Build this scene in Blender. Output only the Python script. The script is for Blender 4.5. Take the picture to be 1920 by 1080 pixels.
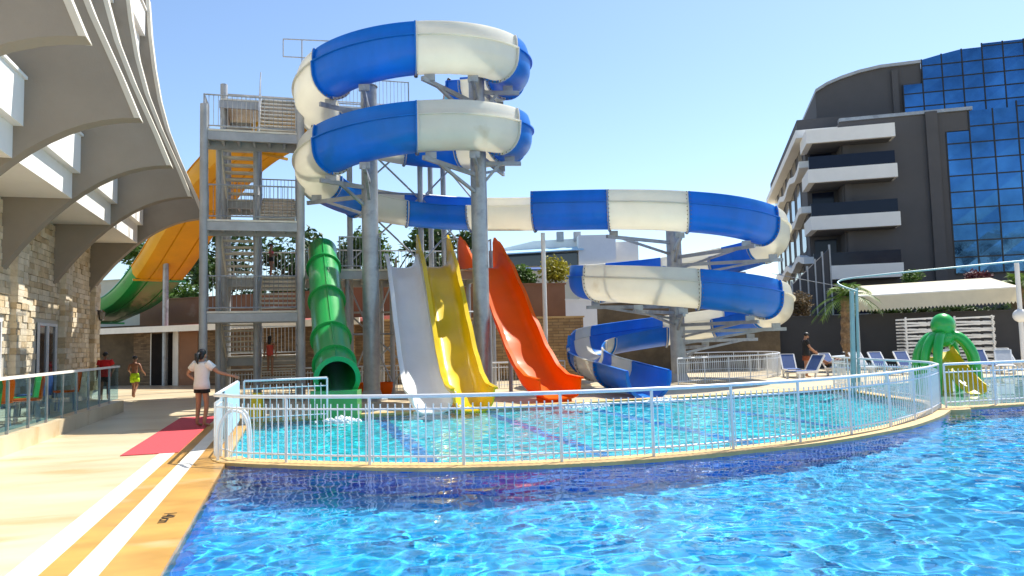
import bpy, bmesh, math, random
from mathutils import Vector, Matrix, noise as NZ
from mathutils.geometry import tessellate_polygon
rnd = random.Random(7)
R = math.radians
sc = bpy.context.scene
for o in list(bpy.data.objects): bpy.data.objects.remove(o)
col = sc.collection

# ------------------------------------------------------------------ camera
F = 1400.0                                   # focal length in px of a 1920 wide frame
PITCH, ROLL, CAMZ = R(4.2), R(-1.43), 1.6
cd = bpy.data.cameras.new('camera'); cam = bpy.data.objects.new('camera', cd); col.objects.link(cam)
cd.sensor_width = 36.0; cd.lens = 36.0 * F / 1920.0; cd.clip_end = 3000; cd.clip_start = .05
CM = Matrix.Rotation(math.pi/2 + PITCH, 4, 'X') @ Matrix.Rotation(ROLL, 4, 'Z')
cam.matrix_world = Matrix.Translation((0, 0, CAMZ)) @ CM
sc.camera = cam
# ------------------------------------------------------------------ sky, sun, exposure
SUN_AZ, SUN_EL = R(47), R(55)                # azimuth clockwise from +Y
w = bpy.data.worlds.new('World'); sc.world = w; w.use_nodes = True
wn = w.node_tree; bg = wn.nodes['Background']
sky = wn.nodes.new('ShaderNodeTexSky'); sky.sky_type = 'NISHITA'; sky.sun_disc = False
sky.sun_elevation = SUN_EL; sky.sun_rotation = SUN_AZ
sky.air_density = 1.0; sky.dust_density = .4; sky.ozone_density = 3.0
wn.links.new(sky.outputs[0], bg.inputs[0]); bg.inputs[1].default_value = .1
sl = bpy.data.lights.new('sun', 'SUN'); sl.energy = 4.0; sl.angle = R(.5); sl.color = (1, .95, .86)
sun = bpy.data.objects.new('sun', sl); col.objects.link(sun)
sd = Vector((math.sin(SUN_AZ)*math.cos(SUN_EL), math.cos(SUN_AZ)*math.cos(SUN_EL), math.sin(SUN_EL)))
sun.rotation_euler = sd.to_track_quat('Z', 'Y').to_euler(); sun.location = (20, 20, 40)
sl.cycles.is_caustics_light = True
vs = sc.view_settings; vs.view_transform = 'Standard'; vs.look = 'None'; vs.gamma = 1; vs.exposure = 1.08
sc.cycles.use_denoising = True; sc.cycles.max_bounces = 10; sc.cycles.transparent_max_bounces = 16
sc.cycles.caustics_reflective = False; sc.cycles.caustics_refractive = True; sc.cycles.blur_glossy = .2
sc.cycles.sample_clamp_indirect = 6

# ------------------------------------------------------------------ helpers
def at(px, py, Y):
    d = CM.to_3x3() @ Vector(((px-960)/F, (540-py)/F, -1)); d *= Y/d.y
    return Vector((d.x, d.y, d.z+CAMZ))
def gnd(px, py, z=0.0):
    d = CM.to_3x3() @ Vector(((px-960)/F, (540-py)/F, -1)); d *= (z-CAMZ)/d.z
    return Vector((d.x, d.y, z))
TH = R(16.5); CU = Vector((-math.sin(TH), math.cos(TH), 0)); CV = Vector((math.cos(TH), math.sin(TH), 0))
def UV(u, v, z=0.0): return CU*u + CV*v + Vector((0, 0, z))

def mat(name, c, rough=.6, var=.12, scale=4.0, bump=0.0, metal=0.0, coat=0.0, trans=0.0, spec=.5, c2=None, bscale=None, stretch=None, wear=None, joints=None, turn=False):
    m = bpy.data.materials.new(name); m.use_nodes = True; nt = m.node_tree; N = nt.nodes; L = nt.links
    b = N['Principled BSDF']; b.inputs['Roughness'].default_value = rough; b.inputs['Metallic'].default_value = metal
    b.inputs['Coat Weight'].default_value = coat; b.inputs['Coat Roughness'].default_value = .12; b.inputs['Specular IOR Level'].default_value = spec
    tc = N.new('ShaderNodeTexCoord'); mp = N.new('ShaderNodeMapping'); src = tc.outputs['Object']
    if turn:
        m0 = N.new('ShaderNodeMapping'); m0.inputs['Rotation'].default_value = (0, 0, -TH); L.new(src, m0.inputs[0]); src = m0.outputs[0]
    L.new(src, mp.inputs[0])
    if stretch: mp.inputs['Scale'].default_value = stretch
    n = N.new('ShaderNodeTexNoise'); n.inputs['Scale'].default_value = scale; n.inputs['Detail'].default_value = 6; n.inputs['Roughness'].default_value = .65
    L.new(mp.outputs[0], n.inputs[0])
    a = [max(0, x*(1-var)) for x in c]; d = list(c2) if c2 else [min(1, x*(1+var)) for x in c]
    r = N.new('ShaderNodeValToRGB'); r.color_ramp.elements[0].color = (*a, 1); r.color_ramp.elements[1].color = (*d, 1)
    r.color_ramp.elements[0].position = .32; r.color_ramp.elements[1].position = .68
    L.new(n.outputs[0], r.inputs[0]); colout = r.outputs[0]
    if wear:
        n2 = N.new('ShaderNodeTexNoise'); n2.inputs['Scale'].default_value = wear[1]; n2.inputs['Detail'].default_value = 8; L.new(mp.outputs[0], n2.inputs[0])
        r2 = N.new('ShaderNodeValToRGB'); r2.color_ramp.elements[0].position = wear[2]; r2.color_ramp.elements[1].position = wear[2]+.12
        L.new(n2.outputs[0], r2.inputs[0]); mx = N.new('ShaderNodeMixRGB'); L.new(r2.outputs[0], mx.inputs[0]); L.new(colout, mx.inputs[1]); mx.inputs[2].default_value = (*wear[0], 1); colout = mx.outputs[0]
    if joints:
        jm = N.new('ShaderNodeMapping'); L.new(tc.outputs['Object'], jm.inputs[0]); jm.inputs['Rotation'].default_value = (0, 0, -TH)
        br = N.new('ShaderNodeTexBrick'); L.new(jm.outputs[0], br.inputs[0]); br.inputs['Scale'].default_value = 1; br.inputs['Brick Width'].default_value = joints[0]; br.inputs['Row Height'].default_value = joints[1]; br.inputs['Mortar Size'].default_value = .004; br.inputs['Mortar Smooth'].default_value = .3; br.offset = joints[2]
        br.inputs['Color1'].default_value = (1, 1, 1, 1); br.inputs['Color2'].default_value = (.88, .87, .85, 1); br.inputs['Mortar'].default_value = (.62, .58, .52, 1)
        jx = N.new('ShaderNodeMixRGB'); jx.blend_type = 'MULTIPLY'; jx.inputs[0].default_value = 1; L.new(colout, jx.inputs[1]); L.new(br.outputs[0], jx.inputs[2]); colout = jx.outputs[0]
    L.new(colout, b.inputs['Base Color'])
    rr = N.new('ShaderNodeMapRange'); rr.inputs[3].default_value = max(0, rough-.08); rr.inputs[4].default_value = min(1, rough+.1); L.new(n.outputs[0], rr.inputs[0]); L.new(rr.outputs[0], b.inputs['Roughness'])
    if bump:
        bp = N.new('ShaderNodeBump'); bp.inputs['Strength'].default_value = 1; bp.inputs['Distance'].default_value = bump
        nb = N.new('ShaderNodeTexNoise'); nb.inputs['Scale'].default_value = bscale or scale*4; nb.inputs['Detail'].default_value = 6; L.new(mp.outputs[0], nb.inputs[0])
        L.new(nb.outputs[0], bp.inputs['Height']); L.new(bp.outputs[0], b.inputs['Normal'])
    if trans:
        t = N.new('ShaderNodeBsdfTranslucent'); L.new(colout, t.inputs[0]); ms = N.new('ShaderNodeMixShader'); ms.inputs[0].default_value = trans
        L.new(b.outputs[0], ms.inputs[1]); L.new(t.outputs[0], ms.inputs[2]); L.new(ms.outputs[0], N['Material Output'].inputs[0])
    return m
def brickmat(name, c1, c2, mortar, bw, bh, ms=.01, rough=.8, bump=.01, off=.5, sq=1.0, rot=None, coord='Object', spec=.3):
    m = bpy.data.materials.new(name); m.use_nodes = True; nt = m.node_tree; N = nt.nodes; L = nt.links; b = N['Principled BSDF']
    tc = N.new('ShaderNodeTexCoord'); mp = N.new('ShaderNodeMapping'); L.new(tc.outputs[coord], mp.inputs[0])
    if rot: mp.inputs['Rotation'].default_value = rot
    br = N.new('ShaderNodeTexBrick'); L.new(mp.outputs[0], br.inputs[0]); br.inputs['Scale'].default_value = 1
    br.inputs['Color1'].default_value = (*c1, 1); br.inputs['Color2'].default_value = (*c2, 1); br.inputs['Mortar'].default_value = (*mortar, 1)
    br.inputs['Brick Width'].default_value = bw; br.inputs['Row Height'].default_value = bh; br.inputs['Mortar Size'].default_value = ms; br.offset = off; br.squash = sq
    n = N.new('ShaderNodeTexNoise'); n.inputs['Scale'].default_value = 3.0; n.inputs['Detail'].default_value = 8; L.new(tc.outputs['Object'], n.inputs[0])
    mx = N.new('ShaderNodeMixRGB'); mx.blend_type = 'MULTIPLY'; mx.inputs[0].default_value = .55; L.new(br.outputs[0], mx.inputs[1])
    rp = N.new('ShaderNodeValToRGB'); rp.color_ramp.elements[0].color = (.55, .52, .5, 1); rp.color_ramp.elements[0].position = .3; rp.color_ramp.elements[1].position = .65; L.new(n.outputs[0], rp.inputs[0]); L.new(rp.outputs[0], mx.inputs[2])
    L.new(mx.outputs[0], b.inputs['Base Color']); b.inputs['Roughness'].default_value = rough; b.inputs['Specular IOR Level'].default_value = spec
    bp = N.new('ShaderNodeBump'); bp.inputs['Distance'].default_value = bump; bp.invert = True
    L.new(br.outputs['Fac'], bp.inputs['Height']); L.new(bp.outputs[0], b.inputs['Normal'])
    return m

M = {}
M['blue'] = mat('blue_fibreglass', (.008, .205, .70), .38, .1, 1.2, coat=.12, trans=.28, spec=.35, wear=((.03, .27, .72), .8, .62), stretch=(1, 1, .35))
M['white_fg'] = mat('cream_fibreglass', (.85, .83, .74), .34, .04, 1.0, coat=.35, trans=.42, wear=((.72, .66, .52), .9, .66))
M['white_slide'] = mat('white_fibreglass', (.9, .9, .89), .3, .03, 1.5, coat=.3, trans=.35)
M['yellow'] = mat('yellow_fibreglass', (.84, .62, .008), .3, .06, 1.2, coat=.35, trans=.3)
M['amber'] = mat('amber_fibreglass', (.70, .39, .008), .45, .1, .8, coat=.15, trans=.14, stretch=(1, 1, .4))
M['orange'] = mat('orange_fibreglass', (.88, .15, .0), .42, .05, 1.5, coat=.05, trans=.35, spec=.15)
M['green'] = mat('green_fibreglass', (.012, .33, .065), .3, .08, 1.2, coat=.5, trans=.08)
M['green_toy'] = mat('bright_green_plastic', (.02, .42, .06), .3, .06, 2, coat=.4)
M['yellow_toy'] = mat('yellow_plastic', (.75, .55, .02), .35, .05, 3)
M['steel'] = mat('galvanized_steel', (.34, .36, .38), .45, .18, 3, metal=.55, wear=((.22, .24, .26), 2.2, .58))
M['steel_d'] = mat('dull_painted_steel', (.37, .385, .40), .5, .15, 2, metal=.3)
M['rail'] = mat('white_painted_rail', (.72, .76, .80), .35, .05, 5, metal=.15)
M['tread'] = mat('weathered_tread_boards', (.66, .63, .55), .8, .15, 3)
M['bolt'] = mat('rusty_bolt', (.22, .15, .09), .7, .2, 20)
M['concrete'] = mat('warm_grey_plaster', (.27, .238, .195), .85, .07, .9, bump=.003, bscale=30, wear=((.225, .195, .155), .7, .62))
M['white_p'] = mat('white_plaster', (.8, .79, .76), .8, .03, 1.5, bump=.002, bscale=40)
M['soffit'] = mat('cream_soffit', (.62, .58, .49), .85, .05, 1)
M['stone'] = mat('split_face_limestone', (.58, .49, .34), .9, .25, 2.2, bump=.02, bscale=14)
M['stone2'] = mat('pale_limestone', (.66, .58, .44), .9, .18, 2.6, bump=.02, bscale=14)
M['stone3'] = mat('ochre_limestone', (.50, .39, .24), .9, .25, 2.4, bump=.02, bscale=14)
M['deck'] = mat('cream_travertine_deck', (.57, .46, .29), .38, .1, .6, bump=.003, bscale=10, wear=((.49, .355, .185), 1.0, .56), turn=True, stretch=(.45, 1.6, 1), c2=(.64, .54, .37))
M['tan'] = mat('amber_stone_edging', (.52, .29, .075), .3, .22, 1.2, wear=((.60, .42, .22), .9, .6), turn=True, stretch=(.7, 1.5, 1))
M['stripe'] = mat('white_stone_strip', (.78, .75, .68), .5, .06, 3)
M['carpet'] = mat('red_carpet', (.50, .055, .07), .95, .12, 20, bump=.004, bscale=120)
M['kerb'] = mat('sandstone_kerb', (.56, .37, .15), .6, .2, 2, bump=.004, bscale=20)
M['bluepanel'] = mat('pale_blue_panel', (.42, .66, .80), .4, .05, 2)
M['dark'] = mat('charcoal_plaster', (.085, .083, .087), .85, .08, .7, bump=.002, bscale=30)
M['dark2'] = mat('charcoal_garden_wall', (.06, .06, .064), .9, .12, .9, wear=((.085, .085, .085), .5, .68))
M['brown'] = mat('brown_render_wall', (.27, .135, .075), .9, .12, .8, wear=((.36, .22, .15), .9, .64))
M['hutstone'] = brickmat('thin_stone_strips', (.30, .20, .11), (.15, .10, .06), (.10, .07, .045), .34, .07, .006, rot=(R(90), 0, 0))
M['retstone'] = brickmat('stone_retaining', (.46, .31, .15), (.33, .21, .10), (.2, .14, .08), .5, .13, .012, rot=(R(90), 0, 0))
M['roofred'] = mat('faded_red_roofing', (.30, .075, .06), .9, .25, 1.5)
M['wood_door'] = mat('dark_door', (.02, .016, .014), .9, .2, 3, spec=.1)
M['glass_d'] = mat('dark_window_glass', (.03, .035, .04), .06, .05, 2, spec=.8)
M['frame_w'] = mat('white_window_frame', (.72, .73, .74), .4, .03, 4)
M['black'] = mat('black_plastic', (.012, .012, .013), .5, .1, 5)
M['awning'] = mat('cream_awning_cloth', (.80, .74, .58), .8, .05, 2, trans=.35)
M['mesh_blue'] = mat('blue_sling_fabric', (.05, .11, .30), .7, .15, 12, trans=.15)
M['resin'] = mat('white_resin', (.78, .77, .74), .4, .04, 4)
M['teal'] = mat('teal_painted_steel', (.30, .46, .48), .4, .08, 3, metal=.1)
M['soil'] = mat('planting_soil', (.12, .09, .055), .95, .3, 1.2, bump=.03)
M['bark'] = mat('bark', (.10, .068, .042), .95, .35, 8, bump=.02)
M['palmbark'] = mat('palm_bark', (.23, .13, .065), .95, .4, 7, bump=.04, c2=(.36, .24, .13))
M['leaf'] = mat('leaf_green', (.085, .16, .025), .6, .35, 3, trans=.3)
M['leaf_d'] = mat('leaf_dark', (.045, .09, .02), .6, .35, 3, trans=.25)
M['leaf_y'] = mat('leaf_yellow', (.30, .27, .02), .6, .35, 5, trans=.3)
M['leaf_r'] = mat('leaf_red', (.12, .025, .03), .6, .3, 4, trans=.2)
M['leaf_dry'] = mat('dry_leaves', (.16, .11, .05), .8, .35, 5, trans=.2)
M['frond'] = mat('palm_frond', (.13, .22, .03), .5, .3, 3, trans=.3)
M['foam'] = mat('white_foam', (.85, .9, .93), .5, .03, 10, trans=.3)
M['skin'] = mat('skin_tan', (.42, .2, .11), .5, .06, 8)
M['skin_d'] = mat('skin_brown', (.25, .11, .06), .5, .06, 8)
M['hair'] = mat('black_hair', (.012, .010, .010), .45, .2, 30)
M['eye'] = mat('dark_eye', (.02, .015, .012), .2, .1, 5)
def cloth(n, c): M[n] = mat(n, c, .85, .06, 8, bump=.004, bscale=25)
cloth('cloth_white', (.78, .74, .70)); cloth('cloth_black', (.012, .012, .014)); cloth('cloth_lime', (.45, .72, .01)); cloth('cloth_red', (.55, .012, .015))
cloth('cloth_coral', (.72, .10, .07)); cloth('cloth_rust', (.28, .07, .025)); cloth('cloth_aqua', (.2, .5, .6)); cloth('cloth_pink', (.6, .08, .12))

class MB:
    def __init__(s): s.v = []; s.f = []
    def add(s, vs, fs):
        k = len(s.v); s.v += [Vector(x) for x in vs]; s.f += [tuple(i+k for i in f) for f in fs]; return s
    def hexa(s, p):                                   # 8 points: bottom 4 ccw, top 4 ccw
        return s.add(p, [(3, 2, 1, 0), (4, 5, 6, 7), (0, 1, 5, 4), (1, 2, 6, 5), (2, 3, 7, 6), (3, 0, 4, 7)])
    def box(s, c, sz, rz=0.0, bev=0):
        c = Vector(c); m = Matrix.Rotation(rz, 3, 'Z'); x, y, z = [q/2 for q in sz]
        return s.hexa([c + m @ Vector(q) for q in ((-x, -y, -z), (x, -y, -z), (x, y, -z), (-x, y, -z), (-x, -y, z), (x, -y, z), (x, y, z), (-x, y, z))])
    def uvbox(s, u0, u1, v0, v1, z0, z1):
        return s.hexa([UV(u0, v0, z0), UV(u0, v1, z0), UV(u1, v1, z0), UV(u1, v0, z0), UV(u0, v0, z1), UV(u0, v1, z1), UV(u1, v1, z1), UV(u1, v0, z1)])
    def bar(s, a, b, w, h=None, up=(0, 0, 1)):        # rectangular bar
        a, b = Vector(a), Vector(b); h = h or w; d = (b-a).normalized(); up = Vector(up)
        if abs(d.dot(up)) > .98: up = Vector((0, 1, 0))
        x = d.cross(up).normalized()*w/2; y = x.cross(d).normalized()*h/2
        return s.hexa([a-x-y, a+x-y, b+x-y, b-x-y, a-x+y, a+x+y, b+x+y, b-x+y])
    def tube(s, pts, r, n=8, cap=True, closed=False):
        pts = [Vector(p) for p in pts]; rs = r if isinstance(r, (list, tuple)) else [r]*len(pts); k0 = len(s.v); m = len(pts); ref = None
        for i, p in enumerate(pts):
            a = pts[(i-1) % m] if (i or closed) else p; b = pts[(i+1) % m] if (i < m-1 or closed) else p
            d = (b-a).normalized()
            if ref is None: ref = Vector((0, 0, 1)) if abs(d.z) < .95 else Vector((0, 1, 0))
            x = d.cross(ref)
            if x.length < 1e-4: x = d.cross(Vector((1, 0, 0)))
            x.normalize(); y = x.cross(d).normalized(); ref = y
            for j in range(n):
                t = 2*math.pi*j/n; s.v.append(p + x*math.cos(t)*rs[i] + y*math.sin(t)*rs[i])
        for i in range(m if closed else m-1):
            for j in range(n):
                a = k0+i*n+j; b = k0+i*n+(j+1) % n; c = k0+((i+1) % m)*n+(j+1) % n; d = k0+((i+1) % m)*n+j
                s.f.append((a, d, c, b))
        if cap and not closed:
            s.f.append(tuple(k0+j for j in range(n))); s.f.append(tuple(k0+(m-1)*n+j for j in reversed(range(n))))
        return s
    def sphere(s, c, r, n=8, m=6):
        c = Vector(c); r = r if isinstance(r, (tuple, list)) else (r, r, r); k = len(s.v)
        s.v.append(c+Vector((0, 0, -r[2])))
        for i in range(1, m):
            p = -math.pi/2+math.pi*i/m
            for j in range(n): t = 2*math.pi*j/n; s.v.append(c+Vector((r[0]*math.cos(p)*math.cos(t), r[1]*math.cos(p)*math.sin(t), r[2]*math.sin(p))))
        s.v.append(c+Vector((0, 0, r[2]))); e = len(s.v)-1
        for j in range(n):
            s.f.append((k, k+1+(j+1) % n, k+1+j)); s.f.append((e, k+1+(m-2)*n+j, k+1+(m-2)*n+(j+1) % n))
            for i in range(m-2): a = k+1+i*n+j; b = k+1+i*n+(j+1) % n; s.f.append((a, b, b+n, a+n))
        return s
    def prism(s, poly, axis):                          # poly: list of 3D points, extruded by the vector axis
        n = len(poly); poly = [Vector(p) for p in poly]; axis = Vector(axis); k = len(s.v)
        s.v += poly + [p+axis for p in poly]
        tri = tessellate_polygon([poly])
        nrm = sum(((poly[i]-poly[0]).cross(poly[(i+1) % n]-poly[0]) for i in range(n)), Vector())
        fl = nrm.dot(axis) > 0
        for t in tri:
            tn = (poly[t[1]]-poly[t[0]]).cross(poly[t[2]]-poly[t[0]])
            t = t if tn.dot(axis) < 0 else t[::-1]
            s.f.append(tuple(k+i for i in t)); s.f.append(tuple(k+n+i for i in t[::-1]))
        for i in range(n):
            j = (i+1) % n; q = (k+i, k+j, k+n+j, k+n+i); s.f.append(q if fl else q[::-1])
        return s
    def sweep(s, frames, sect, cap=True):              # frames: (p, out, up); sect: closed list of (o, h)
        k0 = len(s.v); n = len(sect); m = len(frames)
        for p, o, u in frames:
            for a, b in sect: s.v.append(p+o*a+u*b)
        for i in range(m-1):
            for j in range(n):
                a = k0+i*n+j; b = k0+i*n+(j+1) % n; s.f.append((a, b, b+n, a+n))
        if cap:
            for base, fl in ((k0, 0), (k0+(m-1)*n, 1)):
                h = n//2                               # section runs out along one side and back along the other
                for j in range(h-1):
                    q = (base+j, base+j+1, base+n-2-j, base+n-1-j); s.f.append(q if fl else q[::-1])
        return s
    def build(s, name, m, parent=None, smooth=None, label=None, cat=None, group=None, kind=None, recalc=True):
        org = Vector(parent.get('_o', (0, 0, 0))) if parent is not None else Vector((0, 0, 0))
        me = bpy.data.meshes.new(name); me.from_pydata([v-org for v in s.v], [], s.f); me.materials.append(M[m] if isinstance(m, str) else m)
        if recalc:
            bm = bmesh.new(); bm.from_mesh(me); bmesh.ops.recalc_face_normals(bm, faces=bm.faces); bm.to_mesh(me); bm.free()
        if smooth is not None:
            for p in me.polygons: p.use_smooth = True
            me.set_sharp_from_angle(angle=R(smooth))
        o = bpy.data.objects.new(name, me); col.objects.link(o)
        if parent is not None: o.parent = parent; o['_o'] = tuple(org)
        return tag(o, label, cat, group, kind)
def tag(o, label=None, cat=None, group=None, kind=None):
    if label: o['label'] = label
    if cat: o['category'] = cat
    if group: o['group'] = group
    if kind: o['kind'] = kind
    return o
def thing(name, label, cat, loc=(0, 0, 0), group=None):
    o = bpy.data.objects.new(name, None); col.objects.link(o); o.location = loc; o['_o'] = tuple(loc); o.empty_display_size = .2
    return tag(o, label, cat, group)
def part_copy(o, loc, parent, rz=None):
    c = o.copy(); col.objects.link(c); c.parent = parent; c.location = loc
    if rz is not None: c.rotation_euler = (0, 0, rz)
    return c
def copy_tree(o, loc, rz=0.0, label=None):
    r = o.copy(); col.objects.link(r); r.location = loc; r.rotation_euler = (0, 0, rz)
    if label: r['label'] = label
    for ch in list(o.children):
        c = ch.copy(); col.objects.link(c); c.parent = r
        for g in list(ch.children): d = g.copy(); col.objects.link(d); d.parent = c
    return r
def resample(pts, step):
    pts = [Vector(p) for p in pts]; L = [0]
    for a, b in zip(pts, pts[1:]): L.append(L[-1]+(b-a).length)
    n = max(1, round(L[-1]/step)); out = []
    for i in range(n+1):
        d = L[-1]*i/n; k = 0
        while k < len(pts)-2 and L[k+1] < d: k += 1
        t = (d-L[k])/max(1e-9, L[k+1]-L[k]); out.append(pts[k].lerp(pts[k+1], min(1, t)))
    return out
def catmull(pts, n=10):
    pts = [Vector(p) for p in pts]; P = [pts[0]*2-pts[1]]+pts+[pts[-1]*2-pts[-2]]; out = []
    for i in range(1, len(P)-2):
        a, b, c, d = P[i-1:i+3]
        for k in range(n):
            t = k/n; out.append(.5*((2*b)+(c-a)*t+(2*a-5*b+4*c-d)*t*t+(3*b-a-3*c+d)*t**3))
    return out+[pts[-1]]
def frames_of(pts, side=1):
    fr = []
    for i, p in enumerate(pts):
        d = (pts[min(i+1, len(pts)-1)]-pts[max(i-1, 0)]).normalized()
        r = d.cross(Vector((0, 0, 1))).normalized(); u = r.cross(d).normalized(); fr.append((p, r*side, u))
    return fr
def thick(line, t):                                    # open (o,h) line -> closed shell section, offset to its left side
    L = []
    for i, (a, b) in enumerate(line):
        p = line[max(i-1, 0)]; q = line[min(i+1, len(line)-1)]; dx, dy = q[0]-p[0], q[1]-p[1]; l = math.hypot(dx, dy)
        L.append((a-dy/l*t, b+dx/l*t))
    return list(line)+L[::-1]

# ------------------------------------------------------------------ pools: outlines
ARC = [gnd(x, y) for x, y in ((398, 863), (445, 867), (536, 871), (633, 874), (739, 876), (853, 876), (972, 873), (1090, 868), (1203, 861), (1309, 853), (1405, 843), (1488, 834), (1562, 824), (1623, 813), (1675, 803), (1713, 792), (1745, 780), (1764, 768))]
ARC = resample(catmull(ARC, 4), .45)
VP_ = -.93
SIDE = resample(catmull([ARC[-1], gnd(1745, 757), gnd(1700, 749), gnd(1671, 745), gnd(1620, 737), gnd(1577, 729.5)], 4), .5)   # slide pool / paddling pool border
UB = 17.9
bl = UV(UB, VP_)
POOL_A = [UV(2.4, VP_)] + [UV(UB*.55, VP_)]
def left_at(p): return p
aw = [p for p in ARC]; aw[0] = UV(ARC[0].dot(CU), VP_)
ARC = aw
kid_r = 26.0
kf = ARC[-1] + CV*0
KFRONT = [kf + CV*1.0*t for t in (0, 5, 12)]
HOLE = [UV(2.4, VP_), UV(2.4, 24), KFRONT[2]+CU*0, KFRONT[2]+CU*8.2, SIDE[-1]+CU*.6+CV*.8, SIDE[-1], bl]
# ---- ground with the basin cut out
def sheet(name, outer, holes, z, m, kind='structure', label=None):
    polys = [[Vector((p.x, p.y, z)) for p in q] for q in [outer]+holes]
    tri = tessellate_polygon(polys); allv = [p for q in polys for p in q]
    mb = MB(); mb.add(allv, [t for t in tri]); o = mb.build(name, m, kind=kind)
    if o.data.polygons and sum(p.normal.z for p in o.data.polygons) < 0: o.data.flip_normals()
    return o
BIG = [Vector((-900, -60, 0)), Vector((900, -60, 0)), Vector((900, 1500, 0)), Vector((-900, 1500, 0))]
sheet('ground', BIG, [HOLE], 0.0, 'deck')
# ---- basin shells
def tilemat(name, c1, c2, grout, s, ms):
    m = brickmat(name, c1, c2, grout, s, s, ms, rough=.3, bump=.002, off=0.0, spec=.5); return m
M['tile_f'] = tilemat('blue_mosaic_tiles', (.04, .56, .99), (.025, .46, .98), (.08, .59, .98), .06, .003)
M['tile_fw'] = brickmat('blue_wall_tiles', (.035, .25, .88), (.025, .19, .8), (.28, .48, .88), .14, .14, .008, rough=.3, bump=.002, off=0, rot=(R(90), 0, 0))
M['tile_s'] = tilemat('turquoise_tiles', (.05, .80, .98), (.03, .74, .97), (.09, .83, .98), .06, .003)
M['tile_k'] = tilemat('pale_aqua_tiles', (.38, .70, .72), (.34, .66, .70), (.5, .76, .78), .25, .01)
M['lane'] = mat('dark_blue_lane_tiles', (.03, .28, .68), .4, .1, 3)
def basin(name, outline, depth, mf, mw, zt=-.004):
    n = len(outline); mb = MB(); pts = [Vector((p.x, p.y, depth)) for p in outline]
    tri = tessellate_polygon([pts]); mb.add(pts, list(tri)); f = mb.build(name+'_floor', mf, kind='structure')
    if sum(p.normal.z for p in f.data.polygons) < 0: f.data.flip_normals()
    mb = MB()
    for i in range(n):
        a, b = outline[i], outline[(i+1) % n]
        mb.add([(a.x, a.y, depth), (b.x, b.y, depth), (b.x, b.y, zt), (a.x, a.y, zt)], [(0, 1, 2, 3)])
    wl = mb.build(name+'_walls', mw, kind='structure', recalc=False)
    for o in (f, wl): o.cycles.is_caustics_receiver = True
    return f, wl
off = lambda P, d: [p + (P[min(i+1, len(P)-1)]-P[max(i-1, 0)]).normalized().cross(Vector((0, 0, 1)))*d for i, p in enumerate(P)]
ARC_F = off(ARC, .19); ARC_B = off(ARC, -.19); ARC_F[0] = UV(ARC_F[0].dot(CU), VP_); ARC_B[0] = UV(ARC_B[0].dot(CU), VP_)
SIDE_L = off(SIDE, -.12); SIDE_R = off(SIDE, .12)
front_out = [UV(2.4, VP_), UV(2.4, 24), KFRONT[2]-CU*.12, KFRONT[1]-CU*.12, kf+CV*.35-CU*.12] + ARC_F[::-1]
slide_out = ARC_B[:-1] + SIDE_L + [bl]
kid_out = [KFRONT[0]+CV*.3+CU*.12, KFRONT[2]+CU*.12, KFRONT[2]+CU*8.2, SIDE[-1]+CU*.6+CV*.8] + SIDE_R[::-1][:-1]
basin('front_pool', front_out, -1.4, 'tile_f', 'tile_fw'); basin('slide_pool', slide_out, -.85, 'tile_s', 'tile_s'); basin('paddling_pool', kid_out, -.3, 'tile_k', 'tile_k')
# lane lines on the slide pool floor
def inside(p, poly):
    c = False; n = len(poly)
    for i in range(n):
        a, b = poly[i], poly[(i+1) % n]
        if (a.y > p.y) != (b.y > p.y) and p.x < (b.x-a.x)*(p.y-a.y)/(b.y-a.y)+a.x: c = not c
    return c
for v in (2.0, 4.6, 7.2, 9.8):
    us = [u*.1 for u in range(80, 180) if inside(UV(u*.1, v), slide_out)]
    if us:
        ln = MB().add([UV(us[0]+.3, v-.14, -.846), UV(us[0]+.3, v+.14, -.846), UV(us[-1]-.3, v+.14, -.846), UV(us[-1]-.3, v-.14, -.846)], [(0, 1, 2, 3)]).build('pool_lane_line', 'lane', kind='structure', recalc=False)
        ln.cycles.is_caustics_receiver = True
# ---- water
mw = bpy.data.materials.new('water'); mw.use_nodes = True; nt = mw.node_tree; nt.nodes.remove(nt.nodes['Principled BSDF'])
gl = nt.nodes.new('ShaderNodeBsdfGlass'); gl.inputs['IOR'].default_value = 1.33; gl.inputs['Roughness'].default_value = 0; gl.inputs['Color'].default_value = (.97, .995, 1, 1)
nt.links.new(gl.outputs[0], nt.nodes['Material Output'].inputs[0]); M['water'] = mw
def water(name, outline, z, amps, step, lims):
    x0, x1, y0, y1 = lims; nx = int((x1-x0)/step); ny = int((y1-y0)/step); idx = {}; vs = []; fs = []
    keep = [[inside(Vector((x0+(i+.5)*step, y0+(j+.5)*step, 0)), outline) for i in range(nx)] for j in range(ny)]
    def vid(i, j):
        if (i, j) not in idx:
            x, y = x0+i*step, y0+j*step; h = 0
            for s, a in amps:
                wx = x+.25*NZ.noise(Vector((x*.8, y*.8, 7))); n = NZ.noise(Vector((wx*s, y*s*1.15, s*3.3))); h += a*(1-2*abs(n))
            idx[(i, j)] = len(vs); vs.append((x, y, z+h))
        return idx[(i, j)]
    for j in range(ny):
        for i in range(nx):
            near = keep[j][i] or any(0 <= j+b < ny and 0 <= i+a < nx and keep[j+b][i+a] for a in (-1, 0, 1) for b in (-1, 0, 1))
            if near: fs.append((vid(i, j), vid(i+1, j), vid(i+1, j+1), vid(i, j+1)))
    o = MB().add(vs, fs).build(name, 'water', kind='structure', recalc=False)
    for p in o.data.polygons: p.use_smooth = True
    o.cycles.is_caustics_caster = True; return o
water('water', front_out, -.03, ((1.1, .0085), (2.6, .008), (5.6, .006)), .05, (-4.6, 14, 3.4, 17))
water('water', slide_out, -.03, ((1.5, .011), (3.4, .012), (6.5, .006)), .055, (-7, 11, 9.3, 23.2))
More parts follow.
